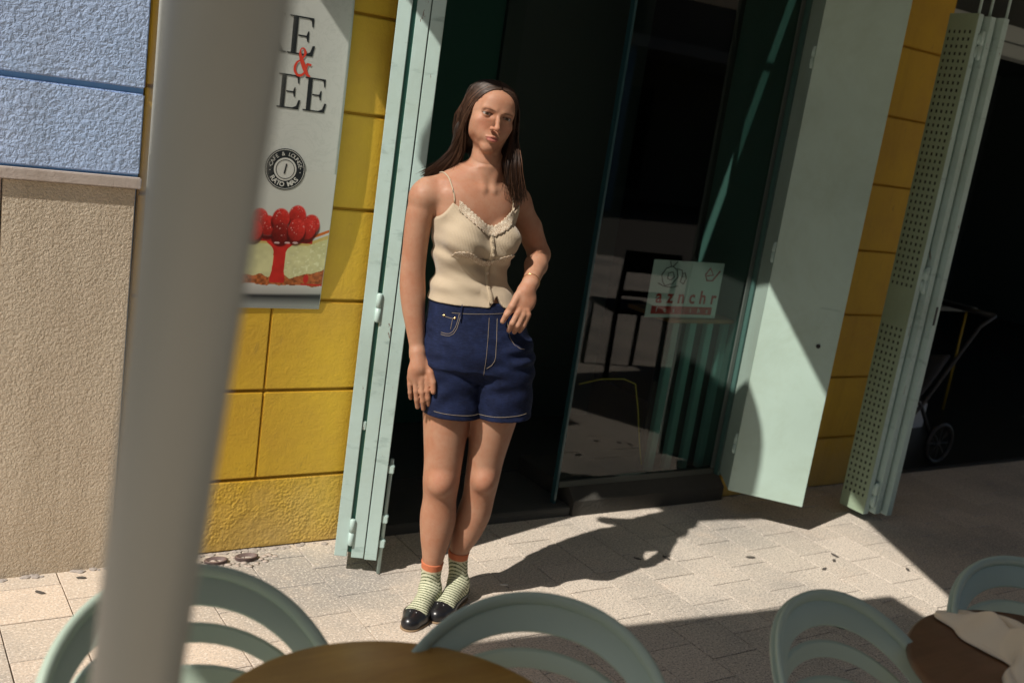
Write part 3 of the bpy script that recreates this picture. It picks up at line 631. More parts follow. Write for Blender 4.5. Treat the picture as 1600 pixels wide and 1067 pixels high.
# crumpled napkin: a sheet thrown in folds
def napkin():
    nx_, ny_ = 110, 90; v = []; f = []
    for j in range(ny_+1):
        for i in range(nx_+1):
            u, w = i/nx_, j/ny_; a = u*2.6
            x = (u-.5)*.40 + .035*math.sin(w*5+u*2) ; y = (w-.5)*.31 + .03*math.sin(u*6+1)
            rid = abs(math.sin(12.0*(u*.8+w*.55)+1.2*math.sin(5*w+1)))**.75; rid2 = abs(math.sin(14*(u*.35-w*.6)+2*math.sin(4*u)))**1.2
            env_ = math.sin(math.pi*min(max(u, 0), 1))**.5*math.sin(math.pi*w)**.5
            z = .742 + .002 + env_*(.055*rid+.028*rid2) + .012*mnoise.noise(Vector((u*6, w*6, 3)))*env_
            ed = .018*mnoise.noise(Vector((u*4, w*4, 9)))
            x += ed*3*(abs(u-.5)*2)**2; y += ed*3*(abs(w-.5)*2)**2
            ca_, sa_ = math.cos(math.radians(-42)), math.sin(math.radians(-42)); wx_, wy_ = 1.945+ca_*x-sa_*y-1.898, .815+sa_*x+ca_*y-.809; dd_ = math.hypot(wx_, wy_)
            z = max(z, .7415)
            if dd_ > .297:   # over the table edge it hangs down
                k_ = (.299+.12*(dd_-.297))/dd_; z = z - (dd_-.297)*.95; ex_, ey_ = wx_*k_+1.898-1.945, wy_*k_+.809-.815; x, y = ca_*ex_+sa_*ey_, -sa_*ex_+ca_*ey_
            v.append((x, y, z))
    for j in range(ny_):
        for i in range(nx_): a = j*(nx_+1)+i; f.append((a, a+1, a+nx_+2, a+nx_+1))
    m = mat('cream_cloth', (.90, .76, .54), .9, .2); _t = NT(m); _t.bump(_t.noise(_t.coord(), 300, 2), .2, .001); _t.b.inputs['Sheen Weight'].default_value = .3
    o = mesh('napkin', v, f, m, None, True); md = o.modifiers.new('t', 'SOLIDIFY'); md.thickness = .0015
    o.location = (1.945, .815, 0); o.rotation_euler = (0, 0, math.radians(-42)); return tag(o, 'crumpled cream cloth napkin lying on the brown table', 'napkin')
napkin()

# ================================================================== parasols and awning
CAN = mat('canvas', (.55, .52, .45), .8, .2)
PC = 2.6
c1 = Vector((1.105, 1.604)); u_ = Vector((-.994, .113)); v_ = Vector((-.113, -.994)); L1, L2 = 2.28, 2.7
quad = [c1, c1+u_*L1, c1+u_*L1+v_*L2, c1+v_*L2]
pp0, pp1 = Vector((.163, .526, 1.634)), Vector((.177, .654, 1.182)); pd = (pp0-pp1)/(pp0.z-pp1.z)
pole_at = lambda z: pp0 + pd*(z-pp0.z)
pa_ = tag(empty('parasol', pole_at(0)), 'leaning pale parasol pole close to the camera, out of focus', 'parasol')
def wpart(mb, name, m, root_, smooth=False): o = mb.build(name, m, None, smooth); o.parent = root_; o.matrix_parent_inverse = Matrix.Translation(root_.location).inverted(); return o
wpart(MB().tube([pole_at(.0), pole_at(1.2), pole_at(2.86)], .030, 40), 'pole', mat('pole_paint', (.35, .365, .325), .38, .5), pa_, True)
wpart(MB().lathe([(0, .0), (.22, 0), (.23, .02), (.22, .05), (.05, .07), (.05, .25), (0, .25)], 40, (pole_at(0).x, pole_at(0).y, 0)), 'base', mat('base_concrete', (.3, .3, .29), .8), pa_)
def canopy(q, apex, root_):
    v = [(p.x, p.y, PC) for p in q] + [tuple(apex)] + [(p.x, p.y, PC-.012) for p in q] + [(apex[0], apex[1], apex[2]-.012)]
    n = len(q); f = [(i, (i+1) % n, n) for i in range(n)] + [(n+1+(i+1) % n, n+1+i, 2*n+1) for i in range(n)] + [(i, n+1+i, n+1+(i+1) % n, (i+1) % n) for i in range(n)]
    o = mesh('canopy', v, f, CAN); o.parent = root_; o.matrix_parent_inverse = Matrix.Translation(root_.location).inverted()
    for p in q: wpart(MB().tube([(p.x, p.y, PC-.03), (apex[0], apex[1], apex[2]-.03)], .010, 6), 'rib', M_STEEL, root_)
canopy(quad, tuple(pole_at(2.86)), pa_)
q2 = [Vector(p) for p in ((.95, .70), (5.0, .4), (9.5, 1.2), (9.5, 3.195), (2.20, 3.195))]; ap = Vector((4.4, 1.6))
pb_ = tag(empty('shop_awning', (ap.x, ap.y, 0)), 'wide shop awning outside the picture shading the right hand doorway', 'awning')
canopy(q2, (ap.x, ap.y, 2.64), pb_)
for x_ in (2.6, 4.4, 6.2, 8.0): wpart(MB().tube([(x_, 3.19, 2.9), (x_, 1.6, 2.66)], .014, 8), 'arm', M_STEEL, pb_, True)
aw = [(.60, 3.20), (.60, 2.95), (.81, 2.90), (.81, 2.735), (.80, 2.665), (.47, 2.645), (.45, 2.59), (.72, 2.57), (.74, 2.45), (.76, 2.40), (.84, 2.394), (.95, 2.382), (1.05, 2.361), (1.16, 2.346), (1.225, 2.363), (1.30, 2.39), (1.36, 2.425), (1.41, 2.47), (1.47, 2.54), (1.50, 2.60), (1.51, 2.68), (1.51, 2.87), (3.75, 2.87), (3.75, 3.20)]  # outline traced back from shadow edges; narrow side strip added to shade the sill
mb = MB().poly(aw, .07, Matrix.Translation((0, 0, PC))); o = mb.build('door_canopy', M_GRN2); tag(o, 'canopy with a rounded front corner over the cafe door, above the picture', 'awning')

# ================================================================== small things on the ground
for k, (px, py, s) in enumerate(((337, 879, .040), (385, 873, .040))):
    p = on_ground(px, py); mb = MB()
    prof = []
    for q in range(9): prof += [(s*(.86 if q % 2 else 1.0), .002+.0028*q)]
    prof += [(s*.80, .027), (s*.78, .004), (0, .004)]
    o = mb.lathe([(0, 0)]+prof, 28).build('conduit_stub', mat('conduit', (.16, .11, .10), .6), None, True); o.location = (p[0], p[1], -.008); o.scale = (1, .62, .8)
    tag(o, ('left' if k == 0 else 'right') + ' one of two cut corrugated conduit ends at the foot of the yellow wall', 'pipe', 'conduit ends by the yellow wall')
mb = MB(); r = random.Random(4)
for k in range(90):
    a = r.uniform(0, 6.28); d = r.uniform(0, 1)**.7; x, y = 1.04+.26*d*math.cos(a), 3.13+.055*d*math.sin(a); s = r.uniform(.003, .012)
    bm = bmesh.new(); bmesh.ops.create_icosphere(bm, subdivisions=1, radius=s); mb.add([(q.co.x*r.uniform(.8, 1.7)+x, q.co.y+y, q.co.z*.22+.001) for q in bm.verts], [tuple(q.index for q in p.verts) for p in bm.faces]); bm.free()
tag(mb.build('broken_mortar', mat('mortar_pink', (.46, .39, .34), .9), None, True), 'patch of broken mortar round the conduit ends', 'rubble', kind='stuff')
M_LEAF = mat('dry_leaf', (.085, .075, .065), .8)
lf = [(1041, 872, 'leaf fragment on the paver just right of the woman\'s shadow tip'), (996, 873, 'grey pebble-like leaf bit right on the edge of the woman\'s shadow'), (1173, 871, 'small leaf fragment on the sunlit pavers under the swung open shutter'),
      (1288, 889, 'nearest of three dark leaf bits left of the awning shadow'), (1303, 876, 'middle one of three dark leaf bits left of the awning shadow'), (1304, 868, 'farthest of three dark leaf bits left of the awning shadow'),
      (1311, 980, 'dark leaf fragment seen through the slats of the chair by the napkin table'), (1418, 890, 'lone leaf speck at the border of the awning shadow at right'),
      (127, 903, 'brown leaf scrap below the beige wall near the parasol pole'), (62, 926, 'tiny leaf scrap at the left edge of the picture')]
for k, (px, py, lb_) in enumerate(lf):
    p = on_ground(px, py); r = random.Random(k); s = r.uniform(.008, .013); n = 9; a0 = r.uniform(0, 6.28)
    P_ = [(s*(1+.35*r.random())*math.cos(6.283*i/n)*1.5, s*.6*(1+.4*r.random())*math.sin(6.283*i/n)) for i in range(n)]
    o = MB().poly(P_, .0015, Matrix.Rotation(a0, 4, 'Z')).build('dry_leaf', M_LEAF); o.location = (p[0], p[1], .0022)
    tag(o, lb_, 'leaf', 'leaf fragments on the pavers')
p = on_ground(787, 915.5); o = MB().tube([(-.014, 0, .004), (.014, 0, .004)], .0038, 10).build('cigarette_butt', mat('cigarette_paper', (.75, .72, .66), .7), None, True); o.location = (p[0], p[1], .001); o.rotation_euler = (0, 0, -.35); tag(o, 'white cigarette butt lying in the shadow beside the woman\'s feet', 'cigarette butt')

# ================================================================== inside the cafe, seen through the glass
def wpt(px, py, y): q = on_wall(px, py, y); return Vector(q)
bt = tag(empty('slatted_bar_table', tuple(Vector((wpt(1080, 700, 3.32).x, 3.34, .112)))), 'high bar table just behind the glass, its teal slats standing in for a reflection', 'table')
yB = 3.32; xa, xb = wpt(1022, 640, yB).x, wpt(1150, 640, yB).x; ztb = wpt(1080, 497, yB).z
M_TS = mat('teal_slat', (.16, .34, .31), .5)
for k in range(5):
    xs_ = xa+(xb-xa)*(k+.2)/5
    wpart(MB().box((xs_, yB, .114), (xs_+.040, yB+.03, ztb-.022), bev=.003), 'slat', M_TS, bt)  # added slats, in place of shutters mirrored in the pane
wpart(MB().box((xa-.02, yB-.02, ztb-.02), (xb+.02, yB+.28, ztb), bev=.004), 'tabletop', mat('bar_wood', (.30, .14, .05), .4), bt)
wpart(MB().box((xa, yB+.035, .114), (xb, yB+.05, ztb-.021)), 'back_board', M_BLACK, bt)
# paper sign standing on it
sg = empty('paper_sign', tuple(Vector(((xa+xb)/2, yB+.02, ztb)))); tag(sg, 'white sheet sign with a bull sketch and red lettering on the bar table', 'sign')
q = [wpt(1008, 489, yB), wpt(1114, 496, yB), wpt(1127, 425, yB), wpt(1019, 405, yB)]
zz0 = ztb+.001; xl, xr, zh = q[0].x, q[1].x+.01, q[3].z
W_ = xr-xl; H_ = zh-zz0
wpart(MB().box((xl, yB, zz0), (xr, yB+.002, zh)), 'sheet', mat('sign_paper', (.70, .74, .72), .6), sg)
mb = MB(); MT = lambda x, z: Matrix(((1, 0, 0, xl+x*W_), (0, 0, 1, yB-.0015), (0, 1, 0, zz0+z*H_), (0, 0, 0, 1)))
for i, ch in enumerate('aznchr'): text_mb(mb, ch, H_*.33, MT(.15+.155*i, .36), bold=.002)
wpart(mb, 'lettering', mat('sign_red', (.50, .035, .03), .5), sg)
mb = MB(); mb.box((xl+.07*W_, yB-.0012, zz0+.06*H_), (xl+.93*W_, yB-.0006, zz0+.20*H_)); wpart(mb, 'red_bar', mat('sign_red2', (.48, .03, .025), .5), sg)
mb = MB()
for i, ch in enumerate('fesilhs'): text_mb(mb, ch, H_*.13, MT(.14+.12*i, .13) @ Matrix.Translation((0, 0, -.0012)))
wpart(mb, 'lettering', mat('sign_white', (.75, .75, .72), .5), sg)
mb = MB(); yk = yB-.002
def curve_on_sign(pp, r=.0018): mb.tube([(xl+a*W_, yk, zz0+b*H_) for a, b in pp], r, 5)
curve_on_sign([(.16, .62), (.13, .74), (.18, .86), (.26, .90), (.33, .84), (.36, .72), (.30, .60), (.20, .56), (.16, .62)]); curve_on_sign([(.22, .68), (.22, .78), (.28, .80), (.31, .72), (.27, .66), (.22, .68)])
curve_on_sign([(.33, .86), (.40, .84), (.42, .74), (.40, .64), (.45, .60), (.48, .70), (.45, .80), (.42, .78)]); curve_on_sign([(.24, .90), (.22, .98)]); curve_on_sign([(.27, .90), (.32, .98)]); curve_on_sign([(.10, .60), (.18, .55), (.30, .53), (.38, .56)])
wpart(mb, 'bull_sketch', M_BLACK, sg)
mb = MB(); curve_on_sign([(.74, .78), (.80, .90), (.86, .78), (.75, .76), (.78, .68), (.86, .68), (.92, .80), (.95, .86)], .0032); wpart(mb, 'logo', mat('sign_red3', (.50, .035, .03), .5), sg)
# a dark chair out in the street to the right of the picture; the glass mirrors it
ch = tag(empty('metal_chair', (4.50, 1.22, 0), math.radians(12)), 'dark metal chair standing in the street, mirrored in the glass pane', 'chair')
for x_ in (-.19, .19):
    MB().tube([(x_, .19, 0), (x_, .18, .46), (x_, .22, .86)], .019, 10).build('leg', M_BLACK, ch, True); MB().tube([(x_, -.19, 0), (x_, -.18, .44)], .017, 8).build('leg', M_BLACK, ch, True)
MB().box((-.21, -.21, .44), (.21, .21, .47), bev=.008).build('seat', M_BLACK, ch); MB().box((-.185, .20, .72), (.185, .222, .86), bev=.006).build('back_rail', M_BLACK, ch); MB().box((-.185, .19, .56), (.185, .205, .60), bev=.004).build('back_rail', M_BLACK, ch)
cb = MB().tube([tuple(wpt(*p, 3.285)) for p in ((905, 600), (940, 592), (975, 592), (993, 600), (997, 640), (999, 690), (1002, 725))], .0028, 6).build('yellow_cable', mat('cable_yellow', (.55, .40, .02), .5), None, True); tag(cb, 'thin yellow cable hanging behind the glass pane', 'cable')
# things deeper in the room
bk = tag(empty('bottle_shelf', (3.9, 6.0, 0)), 'dim back shelf with bottles deep in the cafe', 'shelf')
_mw = mat('shelf_wood', (.12, .06, .03), .5)
for z0 in (1.36, 1.76): wpart(MB().box((3.6, 5.95, z0), (4.08, 6.15, z0+.03)), 'board', _mw, bk)
for z0, nm_, row in ((1.392, 'lower', (('green', (.04, .12, .05)), ('olive', (.25, .22, .03)), ('amber', (.25, .09, .02)))), (1.792, 'upper', (('clear', (.3, .3, .28)), ('brown', (.12, .05, .02)), ('yellow', (.35, .26, .03))))):
    for k, (cn, cc_) in enumerate(row):
        b = MB().lathe([(0, 0), (.028, 0), (.028, .17), (.012, .21), (.012, .27), (0, .27)], 12).build('bottle', mat('bottle_glass', cc_, .1), None, True)
        b.location = (3.68+.12*k, 6.05, z0); tag(b, cn + ' glass bottle on the ' + nm_ + ' board of the dim shelf in the cafe', 'bottle', 'bottles on the back shelf')
ms = empty('menu_board', (5, 8.9, 1.8)); tag(ms, 'dark red board reading AMBAR on the far wall of the cafe', 'sign')
ms.location = (3.75, 6.4, 1.6)
yM = 6.4; a_ = wpt(1005, 150, yM); b_ = wpt(1065, 215, yM)
wpart(MB().box((a_.x-.04, yM, b_.z), (b_.x+.1, yM+.03, a_.z)), 'board', mat('menu_red', (.09, .012, .01), .6), ms)
mb = MB(); text_mb(mb, 'AMBAR', .15, Matrix((((1, 0, 0, (a_.x+b_.x)/2+.03), (0, 0, 1, yM-.003), (0, 1, 0, (a_.z+b_.z)/2+.02), (0, 0, 0, 1))))); wpart(mb, 'lettering', mat('menu_letters', (.5, .5, .5), .5), ms)

# ================================================================== things in the dark shop at the right
M_TY = mat('yellow_chair_leg', (.40, .28, .02), .5)
def shop_stuff():
    t = tag(empty('dining_table', (6.0, 4.4, .02)), 'dark table with thin ochre legs inside the right hand shop', 'table')
    wpart(MB().box((5.5, 4.1, .74), (6.6, 4.75, .77), bev=.004), 'tabletop', mat('shop_table', (.10, .11, .10), .4), t)
    for x, y in ((5.55, 4.15), (6.55, 4.15), (5.55, 4.7), (6.55, 4.7)): wpart(MB().tube([(x, y, .02), (x, y, .74)], .009, 8), 'leg', M_TY, t, True)
    k = tag(empty('pushchair', (5.0, 3.5, .02)), 'folded black pushchair standing in the dark shopfront', 'pushchair')
    M_F = mat('pushchair_fabric', (.05, .055, .07), .8); M_A = mat('pushchair_tube', (.035, .036, .04), .5)
    def wheel(x, y, r_):
        o = wpart(MB().tube([(x+r_*math.cos(a), y, .034+r_+r_*math.sin(a)) for a in np.linspace(0, 6.283, 26)[:-1]], .014, 8, closed=True), 'wheel', M_BLACK, k, True)
        for a in np.linspace(0, 3.14159, 5)[:-1]: q = MB().tube([(x-r_*math.cos(a), y, .034+r_-r_*math.sin(a)), (x+r_*math.cos(a), y, .034+r_+r_*math.sin(a))], .003, 5); s_ = q.build('spoke', M_A, None); s_.parent = o; s_.matrix_parent_inverse = Matrix.Identity(4)
    for x, y, r_ in ((4.72, 3.32, .075), (4.72, 3.70, .075), (5.25, 3.30, .11), (5.25, 3.74, .11)): wheel(x, y+.0, r_)
    for y in (3.33, 3.71):
        wpart(MB().tube([(4.72, y, .09), (5.05, y, .36), (5.42, y, .82), (5.54, y, .88)], .011, 8), 'frame_tube', M_A, k, True); wpart(MB().tube([(5.25, y, .12), (5.05, y, .36), (4.82, y, .52)], .011, 8), 'frame_tube', M_A, k, True)
    wpart(MB().tube([(5.54, 3.33, .88), (5.54, 3.71, .88)], .014, 10), 'handle', M_BLACK, k, True)
    v = []; f = []
    for i in range(13):
        s_ = i/12; x = 4.82+.42*s_; z = .34+.30*s_**1.6 - .05*math.sin(math.pi*s_)
        for j in range(9): y = 3.35+.34*j/8; v.append((x, y, z-.04*math.sin(math.pi*j/8)))
    for i in range(12):
        for j in range(8): a = i*9+j; f.append((a, a+1, a+10, a+9))
    o = mesh('seat_fabric', v, f, M_F, None, True); o.parent = k; o.matrix_parent_inverse = Matrix.Translation(k.location).inverted(); md = o.modifiers.new('t', 'SOLIDIFY'); md.thickness = .02
    M_P = mat('paper_white', (.62, .64, .66), .7); rr = random.Random(5)
    for k_, (x, y, w_, d_, h_, lb_) in enumerate(((5.15, 4.05, .36, .26, .10, 'low pale carton on the floor behind the pushchair'), (5.75, 3.95, .30, .22, .16, 'taller pale carton beside the pushchair handle'), (4.75, 4.25, .22, .30, .07, 'flat pale carton just inside the dark shopfront'))):
        bx_ = tag(empty('carton', (x, y, .021), .4*k_-.3), lb_, 'box', 'cartons on the dark shop floor'); MB().box((-w_/2, -d_/2, 0), (w_/2, d_/2, h_), bev=.003).build('box_body', M_P, bx_)
        MB().poly([(-w_/2, 0), (-w_/2, .09), (w_/2-.02, .07), (w_/2-.02, 0)], .002, Matrix.Translation((0, d_/2, h_-.002)) @ Matrix.Rotation(.9, 4, 'X')).build('flap', M_P, bx_)
    b = tag(empty('storage_cabinet', (6.6, 5.6, 0)), 'pale cabinet with ochre panels at the back of the right hand shop', 'cabinet')
    wpart(MB().box((6.0, 5.9, .02), (7.6, 6.3, .9), bev=.01), 'carcass', mat('cabinet_dark', (.05, .03, .02), .6), b)
    for k_, (x0, x1, m_) in enumerate(((5.55, 5.95, 'pale'), (6.0, 6.25, 'ochre'), (6.5, 7.3, 'pale'))):
        wpart(MB().box((x0, 6.35, 1.0), (x1, 6.38, 1.75), bev=.004), 'panel', mat('cabinet_'+m_, (.85, .82, .85) if m_ == 'pale' else (.80, .50, .02), .5), b)
    wpart(MB().box((5.5, 6.385, .02), (7.6, 6.45, 1.9)), 'back_board', mat('cabinet_back', (.06, .045, .03), .6), b)
shop_stuff()

# ================================================================== across the street (seen only as reflections)
ob = tag(empty('opposite_building', (2, -9, 0)), 'pale building with blue columns across the street behind the viewer', 'building')
wpart(MB().box((-16, -13, 0), (24, -12.6, 7.5)), 'wall', stucco('far_wall', (.19, .17, .14), (.16, .14, .12), 20, .2), ob)
for x in range(-14, 24, 4):
    wpart(MB().box((x, -12.59, .3), (x+1.9, -12.55, 2.6)), 'window', M_DARK, ob); wpart(MB().box((x, -12.59, 3.6), (x+1.3, -12.55, 5.4)), 'window', M_DARK, ob); wpart(MB().box((x+2.6, -10.2, 0), (x+3.0, -9.8, 3.2), bev=.01), 'column', mat('column_blue', (.10, .22, .42), .6), ob)
wpart(MB().box((-16, -12.58, 3.2), (24, -9.6, 3.42)), 'gallery_roof', mat('gallery', (.30, .29, .27), .8), ob)
# ================================================================== the woman
# local frame: x = picture right, y = away from the camera, z = up
PX = Vector((0.854, -0.52, 0)).normalized(); PY = Vector((0.52, 0.854, 0)).normalized()
PORG = Vector((1.633, 2.641, 0))
PM = Matrix(((PX.x, PY.x, 0, PORG.x), (PX.y, PY.y, 0, PORG.y), (0, 0, 1, 0), (0, 0, 0, 1)))

def smin(a, b, k):
    h = np.clip(0.5 + 0.5*(b-a)/k, 0, 1); return b*(1-h) + a*h - k*h*(1-h)
def smax(a, b, k): return -smin(-a, -b, k)
class Field:
    def __init__(s, lo, hi, h, bg=0.08):
        s.lo = np.array(lo, float); s.h = h; s.n = (np.ceil((np.array(hi)-s.lo)/h)).astype(int)+1
        s.D = np.full(s.n, bg, np.float32)
        s.ax = [ (s.lo[i]+h*np.arange(s.n[i])).astype(np.float32) for i in range(3)]
    def region(s, lo, hi):
        a = np.maximum(((np.array(lo)-s.lo)/s.h).astype(int), 0); b = np.minimum(((np.array(hi)-s.lo)/s.h).astype(int)+2, s.n)
        sl = tuple(slice(a[i], max(b[i], a[i])) for i in range(3))
        X, Y, Z = np.meshgrid(s.ax[0][sl[0]], s.ax[1][sl[1]], s.ax[2][sl[2]], indexing='ij', sparse=True)
        return sl, X, Y, Z
    def add(s, fn, lo, hi, k=0.01, pad=0.03):
        sl, X, Y, Z = s.region(np.array(lo)-pad, np.array(hi)+pad)
        if min(x.stop-x.start for x in sl) <= 0: return
        kk = k(X, Y, Z) if callable(k) else k
        s.D[sl] = smin(s.D[sl], fn(X, Y, Z), kk)
    def cut(s, fn, lo, hi, k=0.003, pad=0.0):
        sl, X, Y, Z = s.region(np.array(lo)-pad, np.array(hi)+pad)
        if min(x.stop-x.start for x in sl) <= 0: return
        s.D[sl] = smax(s.D[sl], -fn(X, Y, Z), k)
    def cone(s, a, b, ra, rb, k=0.01):
        a = np.array(a, float); b = np.array(b, float); r = max(ra, rb)
        s.add(lambda X, Y, Z: sd_cone(X, Y, Z, a, b, ra, rb), np.minimum(a, b)-r, np.maximum(a, b)+r, k)
    def ell(s, c, r, k=0.01, M=None):
        c = np.array(c, float); r = np.array(r, float); m = r.max()
        s.add(lambda X, Y, Z: sd_ell(X, Y, Z, c, r, M), c-m, c+m, k)
    def mesh_data(s):
        g = openvdb.FloatGrid(0.08); g.copyFromArray(np.ascontiguousarray(s.D), tolerance=0.0)
        p, q = g.convertToQuads(0.0)
        return p*s.h + s.lo, q[:, ::-1]
def sd_cone(X, Y, Z, a, b, ra, rb):
    d = b-a; L = float(d.dot(d)) + 1e-12
    t = np.clip(((X-a[0])*d[0] + (Y-a[1])*d[1] + (Z-a[2])*d[2])/L, 0, 1)
    return np.sqrt((X-a[0]-t*d[0])**2 + (Y-a[1]-t*d[1])**2 + (Z-a[2]-t*d[2])**2) - (ra + (rb-ra)*t)
def sd_ell(X, Y, Z, c, r, M=None):
    x, y, z = X-c[0], Y-c[1], Z-c[2]
    if M is not None:  # rows of M: local axes
        x, y, z = (M[0][0]*x+M[0][1]*y+M[0][2]*z, M[1][0]*x+M[1][1]*y+M[1][2]*z, M[2][0]*x+M[2][1]*y+M[2][2]*z)
    k0 = np.sqrt((x/r[0])**2 + (y/r[1])**2 + (z/r[2])**2)
    k1 = np.sqrt((x/r[0]**2)**2 + (y/r[1]**2)**2 + (z/r[2]**2)**2) + 1e-9
    return k0*(k0-1)/k1
def loft(T):
    """T rows: z, cx, cy, a, b, yaw in degrees, power; a vertical run of oval sections"""
    T = np.array(T, float); zs = T[:, 0]
    def pch(Z, c):   # monotone-ish smooth interpolation
        i = np.clip(np.searchsorted(zs, Z) - 1, 0, len(zs)-2); t = np.clip((Z-zs[i])/(zs[i+1]-zs[i]), 0, 1)
        m = np.gradient(T[:, c], zs); h = zs[i+1]-zs[i]
        return ((2*t**3-3*t**2+1)*T[i, c] + (t**3-2*t**2+t)*h*m[i] + (-2*t**3+3*t**2)*T[i+1, c] + (t**3-t**2)*h*m[i+1])
    def f(X, Y, Z):
        a, b, cx, cy = pch(Z, 3), pch(Z, 4), pch(Z, 1), pch(Z, 2); w = np.radians(pch(Z, 5)); p = pch(Z, 6)
        x = (X-cx)*np.cos(w) + (Y-cy)*np.sin(w); y = -(X-cx)*np.sin(w) + (Y-cy)*np.cos(w)
        ax = np.abs(x/a)+1e-6; ay = np.abs(y/b)+1e-6
        g = (ax**p + ay**p)**(1/p)
        r = np.sqrt(x*x+y*y)+1e-6
        d = (g-1)*r/np.maximum(g, .2)*0.93
        return np.maximum(d, np.maximum(zs[0]-Z, Z-zs[-1]))
    f.z0, f.z1 = zs[0], zs[-1]; f.r = max(T[:, 3].max(), T[:, 4].max()) + np.abs(T[:, 1:3]).max(); f.pch = pch
    return f
def addloft(F, T, k=0.01):
    f = loft(T); T = np.array(T, float)
    lo = (np.min(T[:, 1]-T[:, 3:5].max(1)), np.min(T[:, 2]-T[:, 3:5].max(1)), f.z0); hi = (np.max(T[:, 1]+T[:, 3:5].max(1)), np.max(T[:, 2]+T[:, 3:5].max(1)), f.z1)
    F.add(f, lo, hi, k); return f

TORSO = [(0.80,.040,.008,.150,.085,10,2.2),(0.83,.040,.008,.166,.105,10,2.2),(0.88,.036,.005,.170,.118,10,2.2),(0.96,.022,.002,.150,.105,11,2.2),
         (1.03,.002,.000,.125,.090,14,2.2),(1.10,-.014,.000,.108,.080,18,2.2),(1.18,-.024,.002,.113,.086,24,2.2),(1.25,-.030,.004,.124,.094,29,2.2),
         (1.31,-.033,.008,.136,.095,30,2.2),(1.36,-.034,.012,.140,.082,31,2.1),(1.395,-.030,.016,.114,.062,31,2.0),(1.43,-.024,.018,.070,.050,31,2.0)]
torso_base = loft(TORSO)
CH = math.radians(29); CX = np.array([math.cos(CH), math.sin(CH)]); CF = np.array([math.sin(CH), -math.cos(CH)])   # chest right and chest front
TC = np.array([-.030, .004])
def chest(x, f, z): p = TC + CX*x + CF*f; return (p[0], p[1], z)
BR = [np.array(chest(-.060, .072, 1.232)), np.array(chest(.060, .072, 1.232))]
def torso(X, Y, Z):
    d = torso_base(X, Y, Z)
    for c in BR:
        d = smin(d, sd_ell(X, Y, Z, c, np.array([.056, .052, .056])), .022)
    return d
RS = np.array([-.180, -.048, 1.338]); LS = np.array([.092, .112, 1.340])
LEG_A = [(0.06,-.006,.030,.030,.036,0,2),(0.11,-.010,.030,.030,.036,0,2),(0.17,-.011,.028,.036,.042,0,2),(0.24,-.012,.030,.050,.056,0,2),(0.31,-.013,.028,.058,.062,0,2),
         (0.38,-.016,.016,.054,.058,0,2),(0.44,-.019,.000,.058,.060,0,2),(0.50,-.021,.000,.060,.064,0,2),(0.58,-.026,.006,.067,.075,0,2),(0.66,-.030,.010,.075,.085,0,2),(0.78,-.030,.010,.086,.098,0,2),(0.86,-.030,.010,.080,.09,0,2)]
LEG_B = [(0.05,.082,.105,.029,.036,10,2),(0.10,.078,.100,.029,.036,10,2),(0.17,.071,.092,.032,.040,10,2),(0.24,.088,.086,.046,.052,10,2),(0.31,.101,.080,.054,.060,10,2),
         (0.38,.108,.066,.052,.056,10,2),(0.45,.110,.048,.055,.058,10,2),(0.52,.112,.044,.058,.064,10,2),(0.60,.115,.036,.066,.074,10,2),(0.68,.118,.028,.075,.085,10,2),(0.78,.112,.020,.086,.096,10,2),(0.86,.11,.014,.08,.09,10,2)]
# feet: heel point, direction on the ground
FEET = [dict(heel=np.array([.008, .062]), d=_n([-.30, -.95])), dict(heel=np.array([.102, .130]), d=_n([-.36, -.93]))]
def foot_parts(F, ft, g=0.0, k=.012):
    h, d = ft['heel'], ft['d']; s = np.array([-d[1], d[0]])*(1 if True else 1)
    def q(a, b, z): p = h + d*a + s*b; return (p[0], p[1], z)
    F.cone(q(.028, 0, .034), q(.050, 0, .060), .029+g, .031+g, k)
    F.cone(q(.045, 0, .062), q(.130, 0, .036), .032+g, .025+g, k)
    F.cone(q(.050, .0, .030), q(.165, .012, .022), .027+g, .020+g, k)
    F.cone(q(.050, .0, .028), q(.160, -.014, .022), .027+g, .020+g, k)
    F.cone(q(.160, .016, .021), q(.205, .012, .018), .020+g, .015+g, k)
    F.cone(q(.155, -.014, .021), q(.212, -.006, .018), .020+g, .015+g, k)
    F.cone(q(.165, .0, .022), q(.216, .002, .017), .020+g, .015+g, k)
def arm_lofts(): 
    return ([(0.845,-.141,-.066,.0255,.019,0,2),(0.875,-.146,-.062,.027,.021,0,2),(0.93,-.158,-.056,.033,.028,0,2),(0.99,-.172,-.050,.039,.035,0,2),(1.05,-.182,-.044,.043,.040,0,2),(1.10,-.188,-.042,.0415,.040,0,2),(1.16,-.190,-.042,.041,.042,0,2),(1.23,-.190,-.044,.043,.046,0,2),(1.29,-.186,-.046,.0455,.049,0,2),(1.325,-.182,-.046,.043,.046,0,2),(1.352,-.176,-.046,.032,.034,0,2),(1.372,-.170,-.044,.012,.014,0,2)],)
ELB = np.array([.190, .140, 1.182]); WRB = np.array([.164, -.060, 1.118])

def finger(F, pts, r0, r1, k=.003):
    n = len(pts)-1
    for i in range(n):
        a = r0+(r1-r0)*i/n; b = r0+(r1-r0)*(i+1)/n
        F.cone(pts[i], pts[i+1], a*(1.04 if i else 1), b*1.0, k if i else .005)

